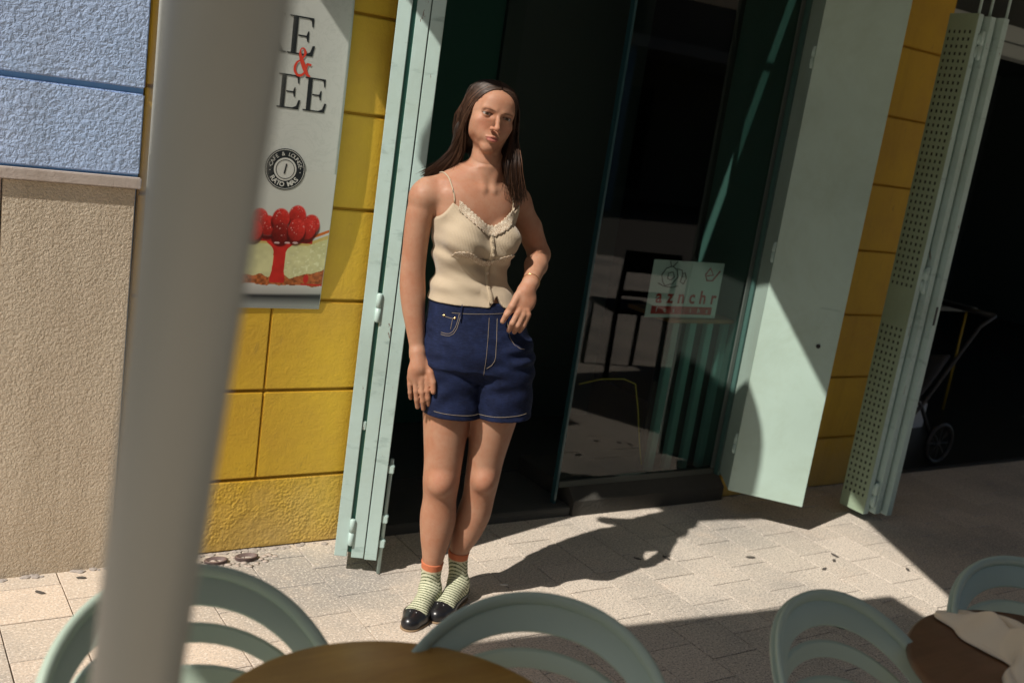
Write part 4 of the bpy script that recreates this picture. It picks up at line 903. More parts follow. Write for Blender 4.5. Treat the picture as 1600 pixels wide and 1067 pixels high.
def build_body():
    F = Field((-.26, -.22, .02), (.27, .22, 1.50), .0034)
    F.add(torso, (-.20, -.14, .79), (.24, .15, 1.44), .01)
    addloft(F, LEG_A, .02); addloft(F, LEG_B, .02)
    # knees
    F.ell((-.019, -.048, .452), (.030, .026, .034), .028); F.ell((.116, -.002, .462), (.028, .026, .032), .028)
    F.ell((-.018, .062, .31), (.040, .034, .085), .03); F.ell((.098, .118, .32), (.038, .032, .08), .03)
    for ft in FEET: foot_parts(F, ft)
    # neck, trapezius, collar bones
    F.cone((-.020, .018, 1.39), (-.018, .006, 1.440), .045, .0425, .03); F.cone((-.018, .006, 1.440), (-.018, .004, 1.50), .0425, .0385, .01)
    for s in (RS, LS):
        F.cone((-.022+.02*np.sign(s[0]), .020, 1.425), (s[0]*.75-.005, s[1]*.7+.01, 1.362), .028, .034, .03)
        F.ell(s+np.array([0, 0, -.004]), (.041, .045, .048), .03)
        c0 = chest(.018*(1 if s[0] > 0 else -1), .062, 1.372)
        F.cone(c0, (s[0]*.72, s[1]*.8-.022, 1.380), .0055, .005, .018)
    # tendons of the neck
    F.cone(chest(-.012, .056, 1.372), (-.052, .004, 1.48), .0045, .007, .020); F.cone(chest(.014, .052, 1.372), (.022, .004, 1.47), .0035, .005, .020)
    # her right arm hangs; the join is soft at the shoulder only
    kz = lambda X, Y, Z: np.clip((Z-1.27)/.06, 0, 1)*.028 + .003
    f = loft(arm_lofts()[0])
    F.add(lambda X, Y, Z: f(X, Y, Z)+.0036, (-.24, -.10, .845), (-.13, .01, 1.375), kz)
    F.ell((-.182, -.006, 1.105), (.020, .016, .024), .02)
    # hand A, back of the hand to the viewer, fingers down
    F.cone((-.141, -.066, .862), (-.132, -.074, .822), .0235, .026, .012)
    M = np.array([[.985, .17, 0], [-.17, .985, 0], [0, 0, 1]])
    F.ell((-.128, -.077, .806), (.037, .0155, .044), .012, M)
    K = [(-.156, -.072, .784), (-.137, -.080, .776), (-.118, -.084, .776), (-.101, -.084, .782)]
    L = [(.020, .046, .066), (.027, .054, .081), (.028, .056, .083), (.025, .050, .073)]
    for i, (k0, l) in enumerate(zip(K, L)):
        sx = (.16, .20, .19, .17)[i]; k0 = np.array(k0)
        pts = [k0+np.array([0, 0, .014])]+[k0 + np.array([sx*a, by, -a]) for a, by in zip(l, (-.003, .000, .010))]
        pts = [pts[0], k0] + pts[1:]
        finger(F, pts, .0095 if i else .0085, .0072 if i else .0064)
    finger(F, [(-.112, -.074, .835), (-.096, -.086, .812), (-.084, -.094, .786), (-.079, -.098, .757)], .0125, .0082)
    # her left arm: elbow out and back, hand in the pocket
    F.cone(LS + np.array([.004, 0, -.01]), (LS+ELB)/2+np.array([.004, 0, 0]), .042, .040, lambda X, Y, Z: np.clip((Z-1.27)/.06, 0, 1)*.028+.003)
    F.cone((LS+ELB)/2+np.array([.004, 0, 0]), ELB, .040, .034, .01)
    mid = ELB*.62+WRB*.38
    F.cone(ELB, mid, .034, .035, .012); F.cone(mid, WRB, .034, .0225, .012)
    F.cone(WRB, WRB+np.array([-.012, -.016, -.020]), .0235, .025, .012)
    hc = np.array([.152, -.090, 1.070])
    ax = _n([-.35, -.35, -.87]); ay = _n(np.cross(ax, [1, .25, 0])); ay = ay if ay[1] < 0 else -ay; az = np.cross(ax, ay)
    F.ell(hc, (.043, .0165, .036), .012, np.array([ax, ay, az]))
    kn = [(.122, -.114, 1.048), (.137, -.117, 1.036), (.153, -.114, 1.030), (.168, -.106, 1.032)]
    tip = [[(.104, -.124, 1.026), (.096, -.118, 1.004)], [(.125, -.124, 1.004), (.119, -.098, .976)], [(.142, -.120, .998), (.136, -.090, .972)], [(.159, -.110, 1.000), (.152, -.082, .976)]]
    for i in range(4):
        k0 = np.array(kn[i]); finger(F, [k0*.75+hc*.25, k0]+tip[i], .0100, .0078)
    finger(F, [hc+np.array([-.022, -.006, .012]), (.116, -.120, 1.052), (.104, -.112, 1.028)], .0115, .009)
    # keep everything below the head, which has its own finer grid
    F.cut(lambda X, Y, Z: (1.468 - Z) + 0*X + 0*Y, (-.3, -.3, 1.45), (.3, .3, 1.6), k=1e-5) if False else None
    return F

# ---- head, finer grid, in the head's own frame (metres, eyes at z=0, face to -y)
HY, HR, HP = math.radians(16.5), math.radians(8.0), math.radians(-1.0)
_E0 = Matrix.Translation((-.026, .012, 1.588)) @ Matrix.Rotation(math.radians(3.5), 4, 'Y') @ Matrix.Rotation(math.radians(19), 4, 'Z') @ Vector((0, -.070, 0))
_HR = Matrix.Rotation(HR, 4, 'Y') @ Matrix.Rotation(HY, 4, 'Z') @ Matrix.Rotation(HP, 4, 'X')
HM = Matrix.Translation(_E0 - _HR @ Vector((0, -.070, 0))) @ _HR
def build_head():
    F = Field((-.10, -.125, -.185), (.10, .125, .12), .0017, bg=.05)
    mm = .001
    def E(c, r, k=10): F.ell(np.array(c)*mm, np.array(r)*mm, k*mm)
    def Cn(a, b, ra, rb, k=8): F.cone(np.array(a)*mm, np.array(b)*mm, ra*mm, rb*mm, k*mm)
    E((0, 14, 24), (70, 88, 68)); E((0, -18, 6), (62, 66, 60), 14)
    E((0, -22, -30), (55, 52, 62), 16)
    for s in (-1, 1):
        Cn((s*8, -60, -90), (s*34, -14, -62), 12, 12, 22)
        Cn((s*34, -14, -62), (s*50, 6, -18), 12, 14, 22)
        E((s*38, -54, -24), (20, 18, 17), 16)
        Cn((s*12, -81, 11.5), (s*42, -70, 13), 7, 6.5, 11)
        E((s*24, -60, -54), (18, 16, 22), 20)
        E((s*43, -34, -40), (13, 22, 24), 20)
        E((s*70, 12, -8), (5, 15, 28), 6)
    E((0, -64, -92), (18, 15, 15), 16)
    E((0, -70, -62), (24, 16, 18), 12)
    E((0, -62, 36), (44, 23, 30), 20)
    # neck inside the head grid
    F.cone(HINV((-.018, .006, 1.415)), HINV((-.018, .006, 1.450)), .0385, .0412, .01); F.cone(HINV((-.018, .006, 1.450)), HINV((-.018, .004, 1.51)), .0412, .041, .02)
    F.cone(HINV((-.050, .010, 1.50)), HINV((-.040, .0, 1.458)), .010, .008, .014)
    pass
    # eye sockets
    for s in (-1, 1):
        F.cut(lambda X, Y, Z: sd_ell(X, Y, Z, np.array([s*.031, -.086, -.001]), np.array([.019, .014, .011])), (-.1, -.12, -.04), (.1, -.04, .04), k=.009)
    # lids around the eyeball, open by a slit
    for s in (-1, 1):
        c = np.array([s*.031, -.0655, -.001])
        def lid(X, Y, Z, c=c, s=s):
            d = np.sqrt((X-c[0])**2+(Y-c[1])**2+(Z-c[2])**2) - .0138
            zt = .0030 - .0024*((X-c[0])/.0135)**2; zb = -.0036 + .0022*((X-c[0])/.0135)**2
            slit = np.maximum(np.maximum(Z-c[2]-zt, zb-(Z-c[2])), -(c[1]-.004-Y)*-1*-1)
            slit = np.maximum(np.maximum(Z-c[2]-zt, zb-(Z-c[2])), Y-(c[1]-.004))
            return np.maximum(d, -slit)
        F.add(lid, c-.016, c+.016, .0025)
        Cn((s*20, -77, 6), (s*33, -77.5, 8), 2, 2.2, 6)
    # nose
    Cn((0, -80, 8), (0, -94, -16), 6, 6.2, 8); Cn((0, -94, -16), (0, -104, -33), 6, 7.6, 6)
    E((0, -104, -35), (9, 9, 7.5), 5)
    for s in (-1, 1): E((s*11, -90, -38), (7, 9, 7), 5)
    for s in (-1, 1): F.cut(lambda X, Y, Z: sd_ell(X, Y, Z, np.array([s*.0062, -.097, -.0445]), np.array([.0035, .005, .003])), (-.02, -.12, -.06), (.02, -.07, -.03), k=.002)
    # mouth
    Cn((-17, -82, -63), (-3, -90, -60.5), 3, 4.2, 4); Cn((17, -82, -63), (3, -90, -60.5), 3, 4.2, 4)
    Cn((-14, -81, -67.5), (14, -81, -67.5), 3.5, 3.5, 4); E((0, -86.0, -70.5), (13.5, 7, 6.6), 5)
    F.cut(lambda X, Y, Z: sd_cone(X, Y+(X*14)**2*.06, Z, np.array([-.023, -.092, -.0650]), np.array([.023, -.092, -.0650]), .0014, .0014)+0*X, (-.03, -.12, -.075), (.03, -.06, -.055), k=.0035)
    F.cut(lambda X, Y, Z: sd_cone(X, Y, Z, np.array([0, -.099, -.050]), np.array([0, -.0985, -.056]), .002, .002), (-.02, -.12, -.07), (.02, -.06, -.04), k=.004)
    E((0, -79, -83), (9, 5, 3), 1) if False else None
    return F
HINVM = HM.inverted()
def HINV(p): return np.array(HINVM @ Vector(p))

SKIN = (.44, .245, .158)
def person_mats():
    M = {}
    m = mat('skin', SKIN, .48, .45); t = NT(m)
    t.b.inputs['Subsurface Weight'].default_value = .12; t.b.inputs['Subsurface Radius'].default_value = (.02, .007, .003); t.b.inputs['Subsurface Scale'].default_value = .5
    at = t.n('Attribute', attribute_name='Col'); co = t.coord()
    a = t.noise(co, 14, 5); c = t.mix(at.outputs['Color'], (.36, .15, .085), t.math('MULTIPLY', t.math('GREATER_THAN', t.noise(co, 170, 2), .74), .25))
    c = t.mix(c, t.mix(c, (.93, .80, .74), 1.0, 'MULTIPLY'), t.ramp(a, [(.36, (0, 0, 0)), (.60, (1, 1, 1))])); b2 = t.noise(co, 70, 5, .7); c = t.mix(c, t.mix(c, (.96, .87, .82), 1.0, 'MULTIPLY'), t.ramp(b2, [(.45, (0,)*3), (.70, (.9,)*3)])); t.color(c)
    t.rough(t.ramp(t.noise(co, 60, 3), [(.3, (.50,)*3), (.7, (.68,)*3)]))
    t.bump(t.math('ADD', t.noise(co, 420, 3), t.math('MULTIPLY', t.noise(co, 45, 3), .6)), .22, .0016); M['skin'] = m
    m = mat('hair', (.035, .016, .009), .50, .40); t = NT(m); rn = t.n('Attribute', attribute_name='Col')
    t.color(rn.outputs['Color']); t.b.inputs['Anisotropic'].default_value = .6; M['hair'] = m
    m = mat('knit', (.72, .60, .42), .85, .2); t = NT(m); uv = t.n('Attribute', attribute_name='rib')
    w = t.n('TexWave', wave_type='BANDS', bands_direction='X', i={'Scale': 1.0, 'Distortion': 0.0}); t.l(uv.outputs['Vector'], w.inputs['Vector'])
    co = t.coord(); t.color(t.mix(t.mix((.54, .45, .33), (.47, .385, .28), t.noise(co, 25, 3)), (.42, .33, .21), t.math('MULTIPLY', t.math('SUBTRACT', 1.0, w.outputs['Fac']), .45)))
    h = t.math('ADD', t.math('MULTIPLY', w.outputs['Fac'], .6), t.noise(co, 260, 3)); t.bump(h, .5, .002); t.b.inputs['Sheen Weight'].default_value = .2; M['knit'] = m
    m = mat('lace', (.58, .49, .37), .8, .2); t = NT(m); co = t.coord()
    v = t.n('TexVoronoi', feature='DISTANCE_TO_EDGE', i={'Scale': 210.0}); t.l(co, v.inputs['Vector'])
    v2 = t.n('TexVoronoi', i={'Scale': 60.0}); t.l(co, v2.inputs['Vector'])
    f = t.math('MULTIPLY', t.math('LESS_THAN', v.outputs['Distance'], .12), 1.0); f2 = t.math('LESS_THAN', v2.outputs['Distance'], .30); g = t.math('MAXIMUM', f, f2)
    t.color(t.mix((.40, .29, .20), (.62, .54, .42), g)); t.bump(g, .4, .0012); M['lace'] = m
    m = mat('denim', (.012, .022, .085), .85, .25); t = NT(m); co = t.coord()
    w = t.n('TexWave', wave_type='BANDS', bands_direction='DIAGONAL', i={'Scale': 260.0, 'Distortion': 1.5}); t.l(co, w.inputs['Vector'])
    mp = t.n('Mapping', i={'Scale': (60, 60, 900)}); t.l(co, mp.inputs[0]); sl = t.noise(mp.outputs[0], 1.0, 2)
    c = t.mix((.0030, .0065, .024), (.010, .019, .064), t.ramp(t.noise(co, 22, 8, .8), [(.35, (0,)*3), (.68, (1,)*3)])); c = t.mix(c, (.03, .045, .13), t.math('MULTIPLY', t.ramp(sl, [(.5, (0,)*3), (.8, (1,)*3)]), .55)); t.color(c)
    t.bump(t.math('ADD', w.outputs['Fac'], t.noise(co, 500, 2)), .35, .0012); M['denim'] = m
    M['thread'] = mat('thread', (.30, .25, .19), .8, .2)
    m = mat('sock', (.6, .6, .4), .9, .1); t = NT(m); at = t.n('Attribute', attribute_name='Col'); co = t.coord()
    t.color(t.mix(at.outputs['Color'], t.mix(at.outputs['Color'], (.75, .75, .75), 1.0, 'MULTIPLY'), t.noise(co, 300, 2))); t.bump(t.noise(co, 500, 2), .5, .0015); M['sock'] = m
    m = mat('shoe_leather', (.012, .012, .014), .30, .55); t = NT(m); t.bump(t.noise(t.coord(), 90, 4), .12, .002); M['shoe'] = m
    M['sole'] = mat('shoe_sole', (.28, .19, .11), .7)
    M['eye'] = mat('eye', (.62, .58, .55), .08, .6); t = NT(M['eye']); at = t.n('Attribute', attribute_name='Col'); t.color(at.outputs['Color'])
    M['gold'] = mat('gold', (.75, .48, .20), .25, .5, 1.0); M['button'] = mat('button', (.60, .50, .36), .35, .5)
    M['lash'] = mat('lash', (.012, .008, .006), .6, .2)
    return M

def set_col(o, cols):
    a = o.data.color_attributes.new('Col', 'FLOAT_COLOR', 'POINT'); n = len(o.data.vertices)
    c = np.ones((n, 4), np.float32); c[:, :3] = cols; a.data.foreach_set('color', c.ravel())
def fmesh(name, P, Q, m, parent, relax=2):
    """mesh from marching output, with a little Laplacian smoothing"""
    P = np.array(P, float); Q = np.array(Q)
    e = np.concatenate([Q[:, [0, 1]], Q[:, [1, 2]], Q[:, [2, 3]], Q[:, [3, 0]]]); e = np.concatenate([e, e[:, ::-1]])
    cnt = np.bincount(e[:, 0], minlength=len(P)).astype(float); cnt[cnt == 0] = 1
    for it in range(relax):
        A = np.stack([np.bincount(e[:, 0], weights=P[e[:, 1], i], minlength=len(P)) for i in range(3)], 1)/cnt[:, None]
        P = P*.5 + A*.5 if it % 2 == 0 else P + (P-A)*.35
    me = bpy.data.meshes.new(name); me.vertices.add(len(P)); me.vertices.foreach_set('co', P.astype(np.float32).ravel())
    me.loops.add(Q.size); me.loops.foreach_set('vertex_index', Q.astype(np.int32).ravel())
    me.polygons.add(len(Q)); me.polygons.foreach_set('loop_start', np.arange(0, Q.size, 4, dtype=np.int32)); me.polygons.foreach_set('loop_total', np.full(len(Q), 4, np.int32))
    me.update(calc_edges=True); me.validate(); me.polygons.foreach_set('use_smooth', [True]*len(me.polygons))
    o = bpy.data.objects.new(name, me); me.materials.append(m); link(o, parent); return o, P
def keep(P, Q, mask):
    fm = mask[Q].all(1); Q = Q[fm]; used = np.unique(Q); idx = -np.ones(len(P), int); idx[used] = np.arange(len(used)); return P[used], idx[Q]

def root(fn, o, d, lo=0.0, hi=.30, n=60):
    """outermost crossing of fn=0 along o + t*d"""
    t = np.linspace(hi, lo, n); o = np.array(o); d = np.array(d)
    P = o[None] + d[None]*t[:, None]; v = fn(P[:, 0], P[:, 1], P[:, 2])
    i = np.argmax(v < 0)
    if v[i] >= 0: return o + d*lo
    a, b = t[i], t[max(i-1, 0)]
    for _ in range(12):
        m = (a+b)/2; p = o+d*m
        if fn(p[0:1], p[1:2], p[2:3])[0] < 0: a = m
        else: b = m
    return o + d*a

def build_person():
    M = person_mats()
    top = empty('person'); top.matrix_world = PM
    tag(top, 'long-haired woman in cream camisole and denim shorts standing at the cafe door', 'person')
    FB = build_body(); P, Q = FB.mesh_data(); P, Q = keep(P, Q, P[:, 2] < 1.485)
    FH = build_head(); PH, QH = FH.mesh_data()
    hm = np.array(HM); W = PH @ hm[:3, :3].T + hm[:3, 3]
    loc = PH.copy(); mk = (W[:, 2] > 1.425) & (PH[:, 2] > -.182)
    _, _ = 0, 0
    fm = mk[QH].all(1); QH2 = QH[fm]; used = np.unique(QH2); idx = -np.ones(len(W), int); idx[used] = np.arange(len(used)); W = W[used]; loc = loc[used]; QH2 = idx[QH2]
    n0 = len(P); body, PP = fmesh('body', np.concatenate([P, W]), np.concatenate([Q, QH2+n0]), M['skin'], top, 2)
    col = np.tile(np.array(SKIN), (len(PP), 1)).astype(float)
    x, y, z = loc[:, 0]*1000, loc[:, 1]*1000, loc[:, 2]*1000
    def blend(c, w): 
        nonlocal hc; hc = hc*(1-w[:, None]) + np.array(c)*w[:, None]
    hc = np.tile(np.array(SKIN)*1.02, (len(loc), 1))
    g = lambda d, s: np.exp(-(d/s)**2)
    front = y < -40
    for s in (-1, 1):
        blend((.52, .20, .13), .30*np.exp(-((x-s*38)/20)**2-((z+30)/18)**2)*front)
        # brows
        t = np.clip((s*x-12)/32, 0, 1); zb = 10.5 + 2.8*np.sin(t*2.2) - 1.0*t
        w = np.clip(1.25-np.abs(z-zb)/(3.0-1.4*t), 0, 1)*np.clip((s*x-11)/4, 0, 1)*np.clip((47-s*x)/6, 0, 1)*front
        blend((.10, .05, .03), .70*w)
        # lash lines, then socket shade painted into the skin round the lids
        ex = (x-s*31)/13.; zt = 2.6-2.0*ex**2; w = np.clip(1.5-np.abs(z-zt-.5)/1.7, 0, 1)*(np.abs(ex) < 1.2)*front; blend((.02, .011, .008), .95*w)
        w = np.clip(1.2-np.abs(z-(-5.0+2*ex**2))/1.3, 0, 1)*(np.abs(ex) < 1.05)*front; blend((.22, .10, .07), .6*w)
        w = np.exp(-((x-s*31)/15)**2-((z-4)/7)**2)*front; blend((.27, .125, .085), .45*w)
    w = np.clip((19.5-np.abs(x))/4, 0, 1)*np.clip((9.8-4.2*np.abs(x)/19-np.abs(z+66.6))/2.2, 0, 1)*(y < -74); blend((.40, .12, .10), .85*w)
    w = np.exp(-((z+65.0)/1.3)**2)*(np.abs(x) < 21)*(y < -70); blend((.16, .045, .04), .8*w)
    w = np.exp(-(x/12)**2-((z+38)/9)**2)*front; blend((.52, .22, .15), .3*w)
    w = ((np.abs(np.abs(x)-6.2) < 3.0) & (np.abs(z+45) < 2.5) & (y < -86)).astype(float); blend((.07, .025, .018), .8*w)
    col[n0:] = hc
    # finger nails, knees
    for c in ((-.019, -.075, .45), (.116, -.03, .46)):
        w = np.exp(-((PP[:, 0]-c[0])/.035)**2-((PP[:, 2]-c[2])/.04)**2)*.25; w[n0:] = 0; col = col*(1-w[:, None]) + np.array((.46, .20, .13))*w[:, None]
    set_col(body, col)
    # eyes
    for s in (-1, 1):
        bm = bmesh.new(); bmesh.ops.create_uvsphere(bm, u_segments=32, v_segments=24, radius=.0131)
        bmesh.ops.rotate(bm, verts=bm.verts, matrix=Matrix.Rotation(math.radians(90), 3, 'X'))
        me = bpy.data.meshes.new('eye'); bm.to_mesh(me); bm.free(); me.materials.append(M['eye'])
        o = bpy.data.objects.new('eye', me); link(o, body)
        look = Matrix.Rotation(math.radians(-10), 4, 'Z') @ Matrix.Rotation(math.radians(0), 4, 'X')
        o.matrix_local = HM @ Matrix.Translation((s*.031, -.0655, -.001)) @ look
        v = np.array([tuple(q.co) for q in me.vertices]); r = np.hypot(v[:, 0], v[:, 2]); c = np.tile((.34, .30, .27), (len(v), 1)); c[(v[:, 1] < 0) & (r < .0062)] = (.10, .055, .03); c[(v[:, 1] < 0) & (r < .0028)] = (.004,)*3
        set_col(o, c); me.polygons.foreach_set('use_smooth', [True]*len(me.polygons))
    # ---------------- camisole
    def zneck(x): return np.where(x < 0, 1.268 + .62*np.maximum(-x-.012, 0), 1.268 + .60*np.maximum(x-.015, 0))
    def tx(X, Y): return (X-TC[0])*CX[0] + (Y-TC[1])*CX[1]
    def tf(X, Y): return (X-TC[0])*CF[0] + (Y-TC[1])*CF[1]
    def zhem(x): return 1.032 + .034*np.exp(-((x-.050)/.014)**2) + .10*np.maximum(x-.05, 0) + .05*np.minimum(x+.03, 0)
    def folds(X, Y, Z):
        x = tx(X, Y)
        f = .0042*np.sin(60*Z+34*x+1.0+1.5*np.sin(30*x))*np.exp(-((Z-1.150)/.045)**2) + .0030*np.sin(95*(Z+.5*np.abs(x))+2*np.sin(25*x+1))*np.exp(-((Z-1.08)/.05)**2) + .0016*np.sin(150*Z+60*x)*np.exp(-((Z-1.16)/.1)**2)
        f = f + .0022*np.sin(95*(x*.35+Z*.9)+2*np.sin(20*x))*np.exp(-((np.abs(x)-.095)/.04)**2)
        return f
    def topf(X, Y, Z):
        x = tx(X, Y); d = smin(torso(X, Y, Z), sd_cone(X, Y, Z, np.array(chest(-.05, .085, 1.205)), np.array(chest(.05, .085, 1.205)), .030, .030), .03) - .0055 + folds(X, Y, Z)
        d = d - .006*np.clip((1.10-Z)/.07, 0, 1) - .012*np.clip((1.12-Z)/.08, 0, 1)*np.clip(x/.08, 0, 1) - .006*np.clip((1.10-Z)/.07, 0, 1)*np.clip(-x/.08, 0, 1)
        fr = tf(X, Y) > 0
        zn = np.where(fr, np.minimum(np.minimum(zneck(x), 1.338), 1.334 - 2.2*np.maximum(-x-.104, 0)), 1.27 + 0*x)
        d = smax(d, Z-zn, .002); return smax(d, zhem(x)-Z, .002)
    F = Field((-.20, -.17, 1.0), (.16, .14, 1.36), .0026); F.add(topf, (-.20, -.17, 1.0), (.16, .14, 1.36), 1e-4, 0); P, Q = F.mesh_data()
    cam_o, PP = fmesh('camisole', P, Q, M['knit'], top, 2)
    a = cam_o.data.attributes.new('rib', 'FLOAT_VECTOR', 'POINT'); ang = np.arctan2(tx(PP[:, 0], PP[:, 1]), tf(PP[:, 0], PP[:, 1])); a.data.foreach_set('vector', np.stack([ang*10.5, 0*ang, 0*ang], 1).astype(np.float32).ravel())
    cax = np.array([TC[0], TC[1], 0])
    def surf(x, z, off, fn=topf, org=None):
        o = cax.copy() if org is None else np.array(org, float); o[2] = z
        o = o + np.array([CX[0]*x*.72, CX[1]*x*.72, 0]); tgt = np.array([CX[0]*x*.28+CF[0]*.16, CX[1]*x*.28+CF[1]*.16, 0]); dd = tgt/np.linalg.norm(tgt)
        p = root(fn, o, dd, 0.0, .20); return p + dd*off, dd
    tt = lambda X, Y, Z: smin(torso(X, Y, Z), sd_cone(X, Y, Z, np.array(chest(-.05, .085, 1.205)), np.array(chest(.05, .085, 1.205)), .030, .030), .03) - .0055
    # lace along the neckline: upper scalloped edge above, lower edge below
    def lace_strip(xs, fz, up, dn, off, nm, scal=.012):
        v = []; f = []
        nx = len(xs); rows = 6
        for i, x in enumerate(xs):
            z0 = fz(x)
            for j in range(rows):
                s = j/(rows-1); sc = abs(math.sin(x*math.pi/scal))
                z = z0 + (up+.0035*sc)*(1-s) - (dn+.003*sc)*s
                p, d = surf(x, z, off + .0006*math.sin(j*1.9+x*300), tt); v.append(p)
        for i in range(nx-1):
            for j in range(rows-1): a = i*rows+j; f.append((a, a+1, a+rows+1, a+rows))
        o = mesh(nm, v, f, M['lace'], cam_o, True); md = o.modifiers.new('t', 'SOLIDIFY'); md.thickness = .0016; return o
    xs = np.linspace(-.112, .106, 110); lace_strip(xs, lambda x: float(np.minimum(zneck(np.array(x)), 1.330)), .006, .020, .0060, 'lace_trim')
    lace_strip(np.linspace(-.112, .10, 84), lambda x: 1.178-.012*math.cos(x*38), .003, .010, .0046, 'lace_trim')
    # placket and buttons
    v = []; f = []; zz = np.linspace(1.262, 1.034, 30); x0 = .004; pxs = lambda z: .002+.034*(1.262-z)/.228
    for z in zz:
        for q in (-.008, -.0075, .0075, .008):
            p, d = surf(pxs(z)+q, z, .0006 if abs(q) > .0077 else .0030); v.append(p)
    for i in range(29):
        for j in range(3): a = i*4+j; f.append((a, a+4, a+5, a+1))
    mesh('placket', v, f, M['knit'], cam_o, True)
    for z in (1.252, 1.232, 1.212, 1.192, 1.170, 1.132, 1.090, 1.050):
        p, d = surf(pxs(z), z, .0030); Mx = Matrix.Translation(p) @ Vector(d).to_track_quat('Z', 'Y').to_matrix().to_4x4()
        MB().lathe([(.0, 0), (.0044, 0), (.0050, .0010), (.0044, .0020), (.0030, .0016), (.0, .0016)], 14, M=Mx).build('button', M['button'], cam_o, True)
    # shoulder straps
    bodyf = lambda X, Y, Z: np.minimum(torso(X, Y, Z), np.minimum(sd_cone(X, Y, Z, np.array([-.042, .020, 1.425]), np.array([RS[0]*.75-.005, RS[1]*.7+.01, 1.362]), .030, .036), sd_cone(X, Y, Z, np.array([-.002, .020, 1.425]), np.array([LS[0]*.75-.005, LS[1]*.7+.01, 1.362]), .030, .036)))
    for x0s, z0s, xe in ((-.104, 1.328, -.112), (.090, 1.314, .096)):
        pts = []
        for i in range(15):
            s = i/14; z = z0s + (1.392-z0s)*min(s*1.25, 1); x = x0s + (xe-x0s)*s
            o = np.array([TC[0]+CX[0]*x, TC[1]+CX[1]*x, 0.0])
            A = math.radians(-8+ s*110)   # swing from the front over the shoulder
            c = o + np.array([0, 0, 1.315]); d = np.array([CF[0]*math.cos(A), CF[1]*math.cos(A), math.sin(A)]); 
            if s < .30:
                zc = z0s + (1.36-z0s)*s/.30; c = o + np.array([0, 0, zc]); d = np.array([CF[0], CF[1], 0])
            else: A = math.radians((s-.30)/.70*125); c = o + np.array([0, 0, 1.345]); d = np.array([CF[0]*math.cos(A), CF[1]*math.cos(A), math.sin(A)])
            pts.append(root(FB_at(FB), c, d, -.02, .12, 80) + d*.0022)
        MB().tube(pts, .0021, 6).build('strap', M['knit'], cam_o, True)
    # ---------------- shorts
    SH = [(0.84,.040,.006,.171,.112,10,2.3),(0.88,.036,.005,.172,.114,10,2.3),(0.96,.024,.002,.158,.111,11,2.2),(1.035,.003,.000,.134,.098,14,2.2),(1.06,.0,.0,.13,.094,14,2.2)]
    SA = [(0.60,-.018,.004,.096,.100,6,2.3),(0.66,-.018,.004,.096,.102,6,2.3),(0.74,-.024,.004,.096,.102,8,2.3),(0.86,-.030,.006,.100,.112,10,2.3),(0.93,-.030,.006,.09,.10,10,2.3)]
    SB = [(0.60,.150,.022,.089,.100,12,2.3),(0.66,.146,.022,.089,.102,12,2.3),(0.74,.134,.016,.092,.101,12,2.3),(0.86,.112,.010,.099,.110,10,2.3),(0.93,.10,.006,.09,.10,10,2.3)]
    fh, fa, fb = loft(SH), loft(SA), loft(SB); lga, lgb = loft(LEG_A), loft(LEG_B)
    def sfold(X, Y, Z):
        u = X-.05
        f = .0036*np.sin(118*(Z-.22*np.abs(u))+6*u+1.8*np.sin(17*u+2))*(.6+.4*np.sin(31*u+40*Z))*np.exp(-((Z-.86)/.085)**2)
        f = f + .0024*np.sin(70*Z+26*np.abs(u-.01)+2*np.sin(28*u))*np.exp(-((Z-.75)/.06)**2) + .0018*np.sin(170*Z+40*u+3*np.sin(22*u))*np.exp(-((Z-.88)/.06)**2)
        f = f + .0022*np.sin(85*Z-30*u)*np.exp(-((Z-.95)/.035)**2)
        return f
    def shortf(X, Y, Z):
        d = smin(fh(X, Y, Z), smin(fa(X, Y, Z), fb(X, Y, Z), .006), .03) + sfold(X, Y, Z)
        core = np.minimum(np.minimum(lga(X, Y, Z), lgb(X, Y, Z)), torso_base(X, Y, Z)) - .006
        d = smin(d, core, .008)
        dA = .674 + .02*(Y+.1); d = smax(d, dA + .10*np.clip(X-.06, 0, .2) - Z, .002)
        return smax(d, Z-1.045, .002)
    def shortin(X, Y, Z): return np.minimum(fa(X, Y, Z), fb(X, Y, Z)) + .010
    F = Field((-.16, -.15, .62), (.26, .16, 1.07), .0030); F.add(shortf, (-.16, -.15, .62), (.26, .16, 1.07), 1e-4, 0)
    F.cut(lambda X, Y, Z: np.maximum(shortin(X, Y, Z), Z-.705), (-.2, -.2, .6), (.3, .2, .74), k=.001)
    P, Q = F.mesh_data(); sho, _ = fmesh('shorts', P, Q, M['denim'], top, 2)
    HF = math.radians(10); hx = np.array([math.cos(HF), math.sin(HF)]); hf = np.array([math.sin(HF), -math.cos(HF)]); hc0 = np.array([.038, .005])
    def ssurf(x, z, off=.0012, cx=0.0):
        o = np.array([hc0[0]+hx[0]*x*.8, hc0[1]+hx[1]*x*.8, z]); t = np.array([hx[0]*x*.2+hf[0]*.2, hx[1]*x*.2+hf[1]*.2, 0]); t /= np.linalg.norm(t)
        p = root(shortf, o, t, 0, .2, 90); return p + t*off
    def stitch(pts, r=.0007): MB().tube([ssurf(x, z) for x, z in pts], r, 4).build('stitching', M['thread'], sho)
    ln = lambda a, b, n: [(a[0]+(b[0]-a[0])*i/(n-1), a[1]+(b[1]-a[1])*i/(n-1)) for i in range(n)]
    stitch(ln((-.125, 1.006), (.128, 1.026), 40), .0007)
    fx = .000
    stitch(ln((fx, 1.005), (fx+.006, .83), 26), .0006); stitch(ln((fx+.028, 1.005), (fx+.034, .895), 14)+[(fx+.033, .880), (fx+.026, .866), (fx+.012, .854)])
    stitch([(x-.024, z+.022) for x, z in [(-.128, .915), (-.112, .914), (-.098, .916), (-.086, .925), (-.078, .940), (-.073, .965), (-.071, .985)]])
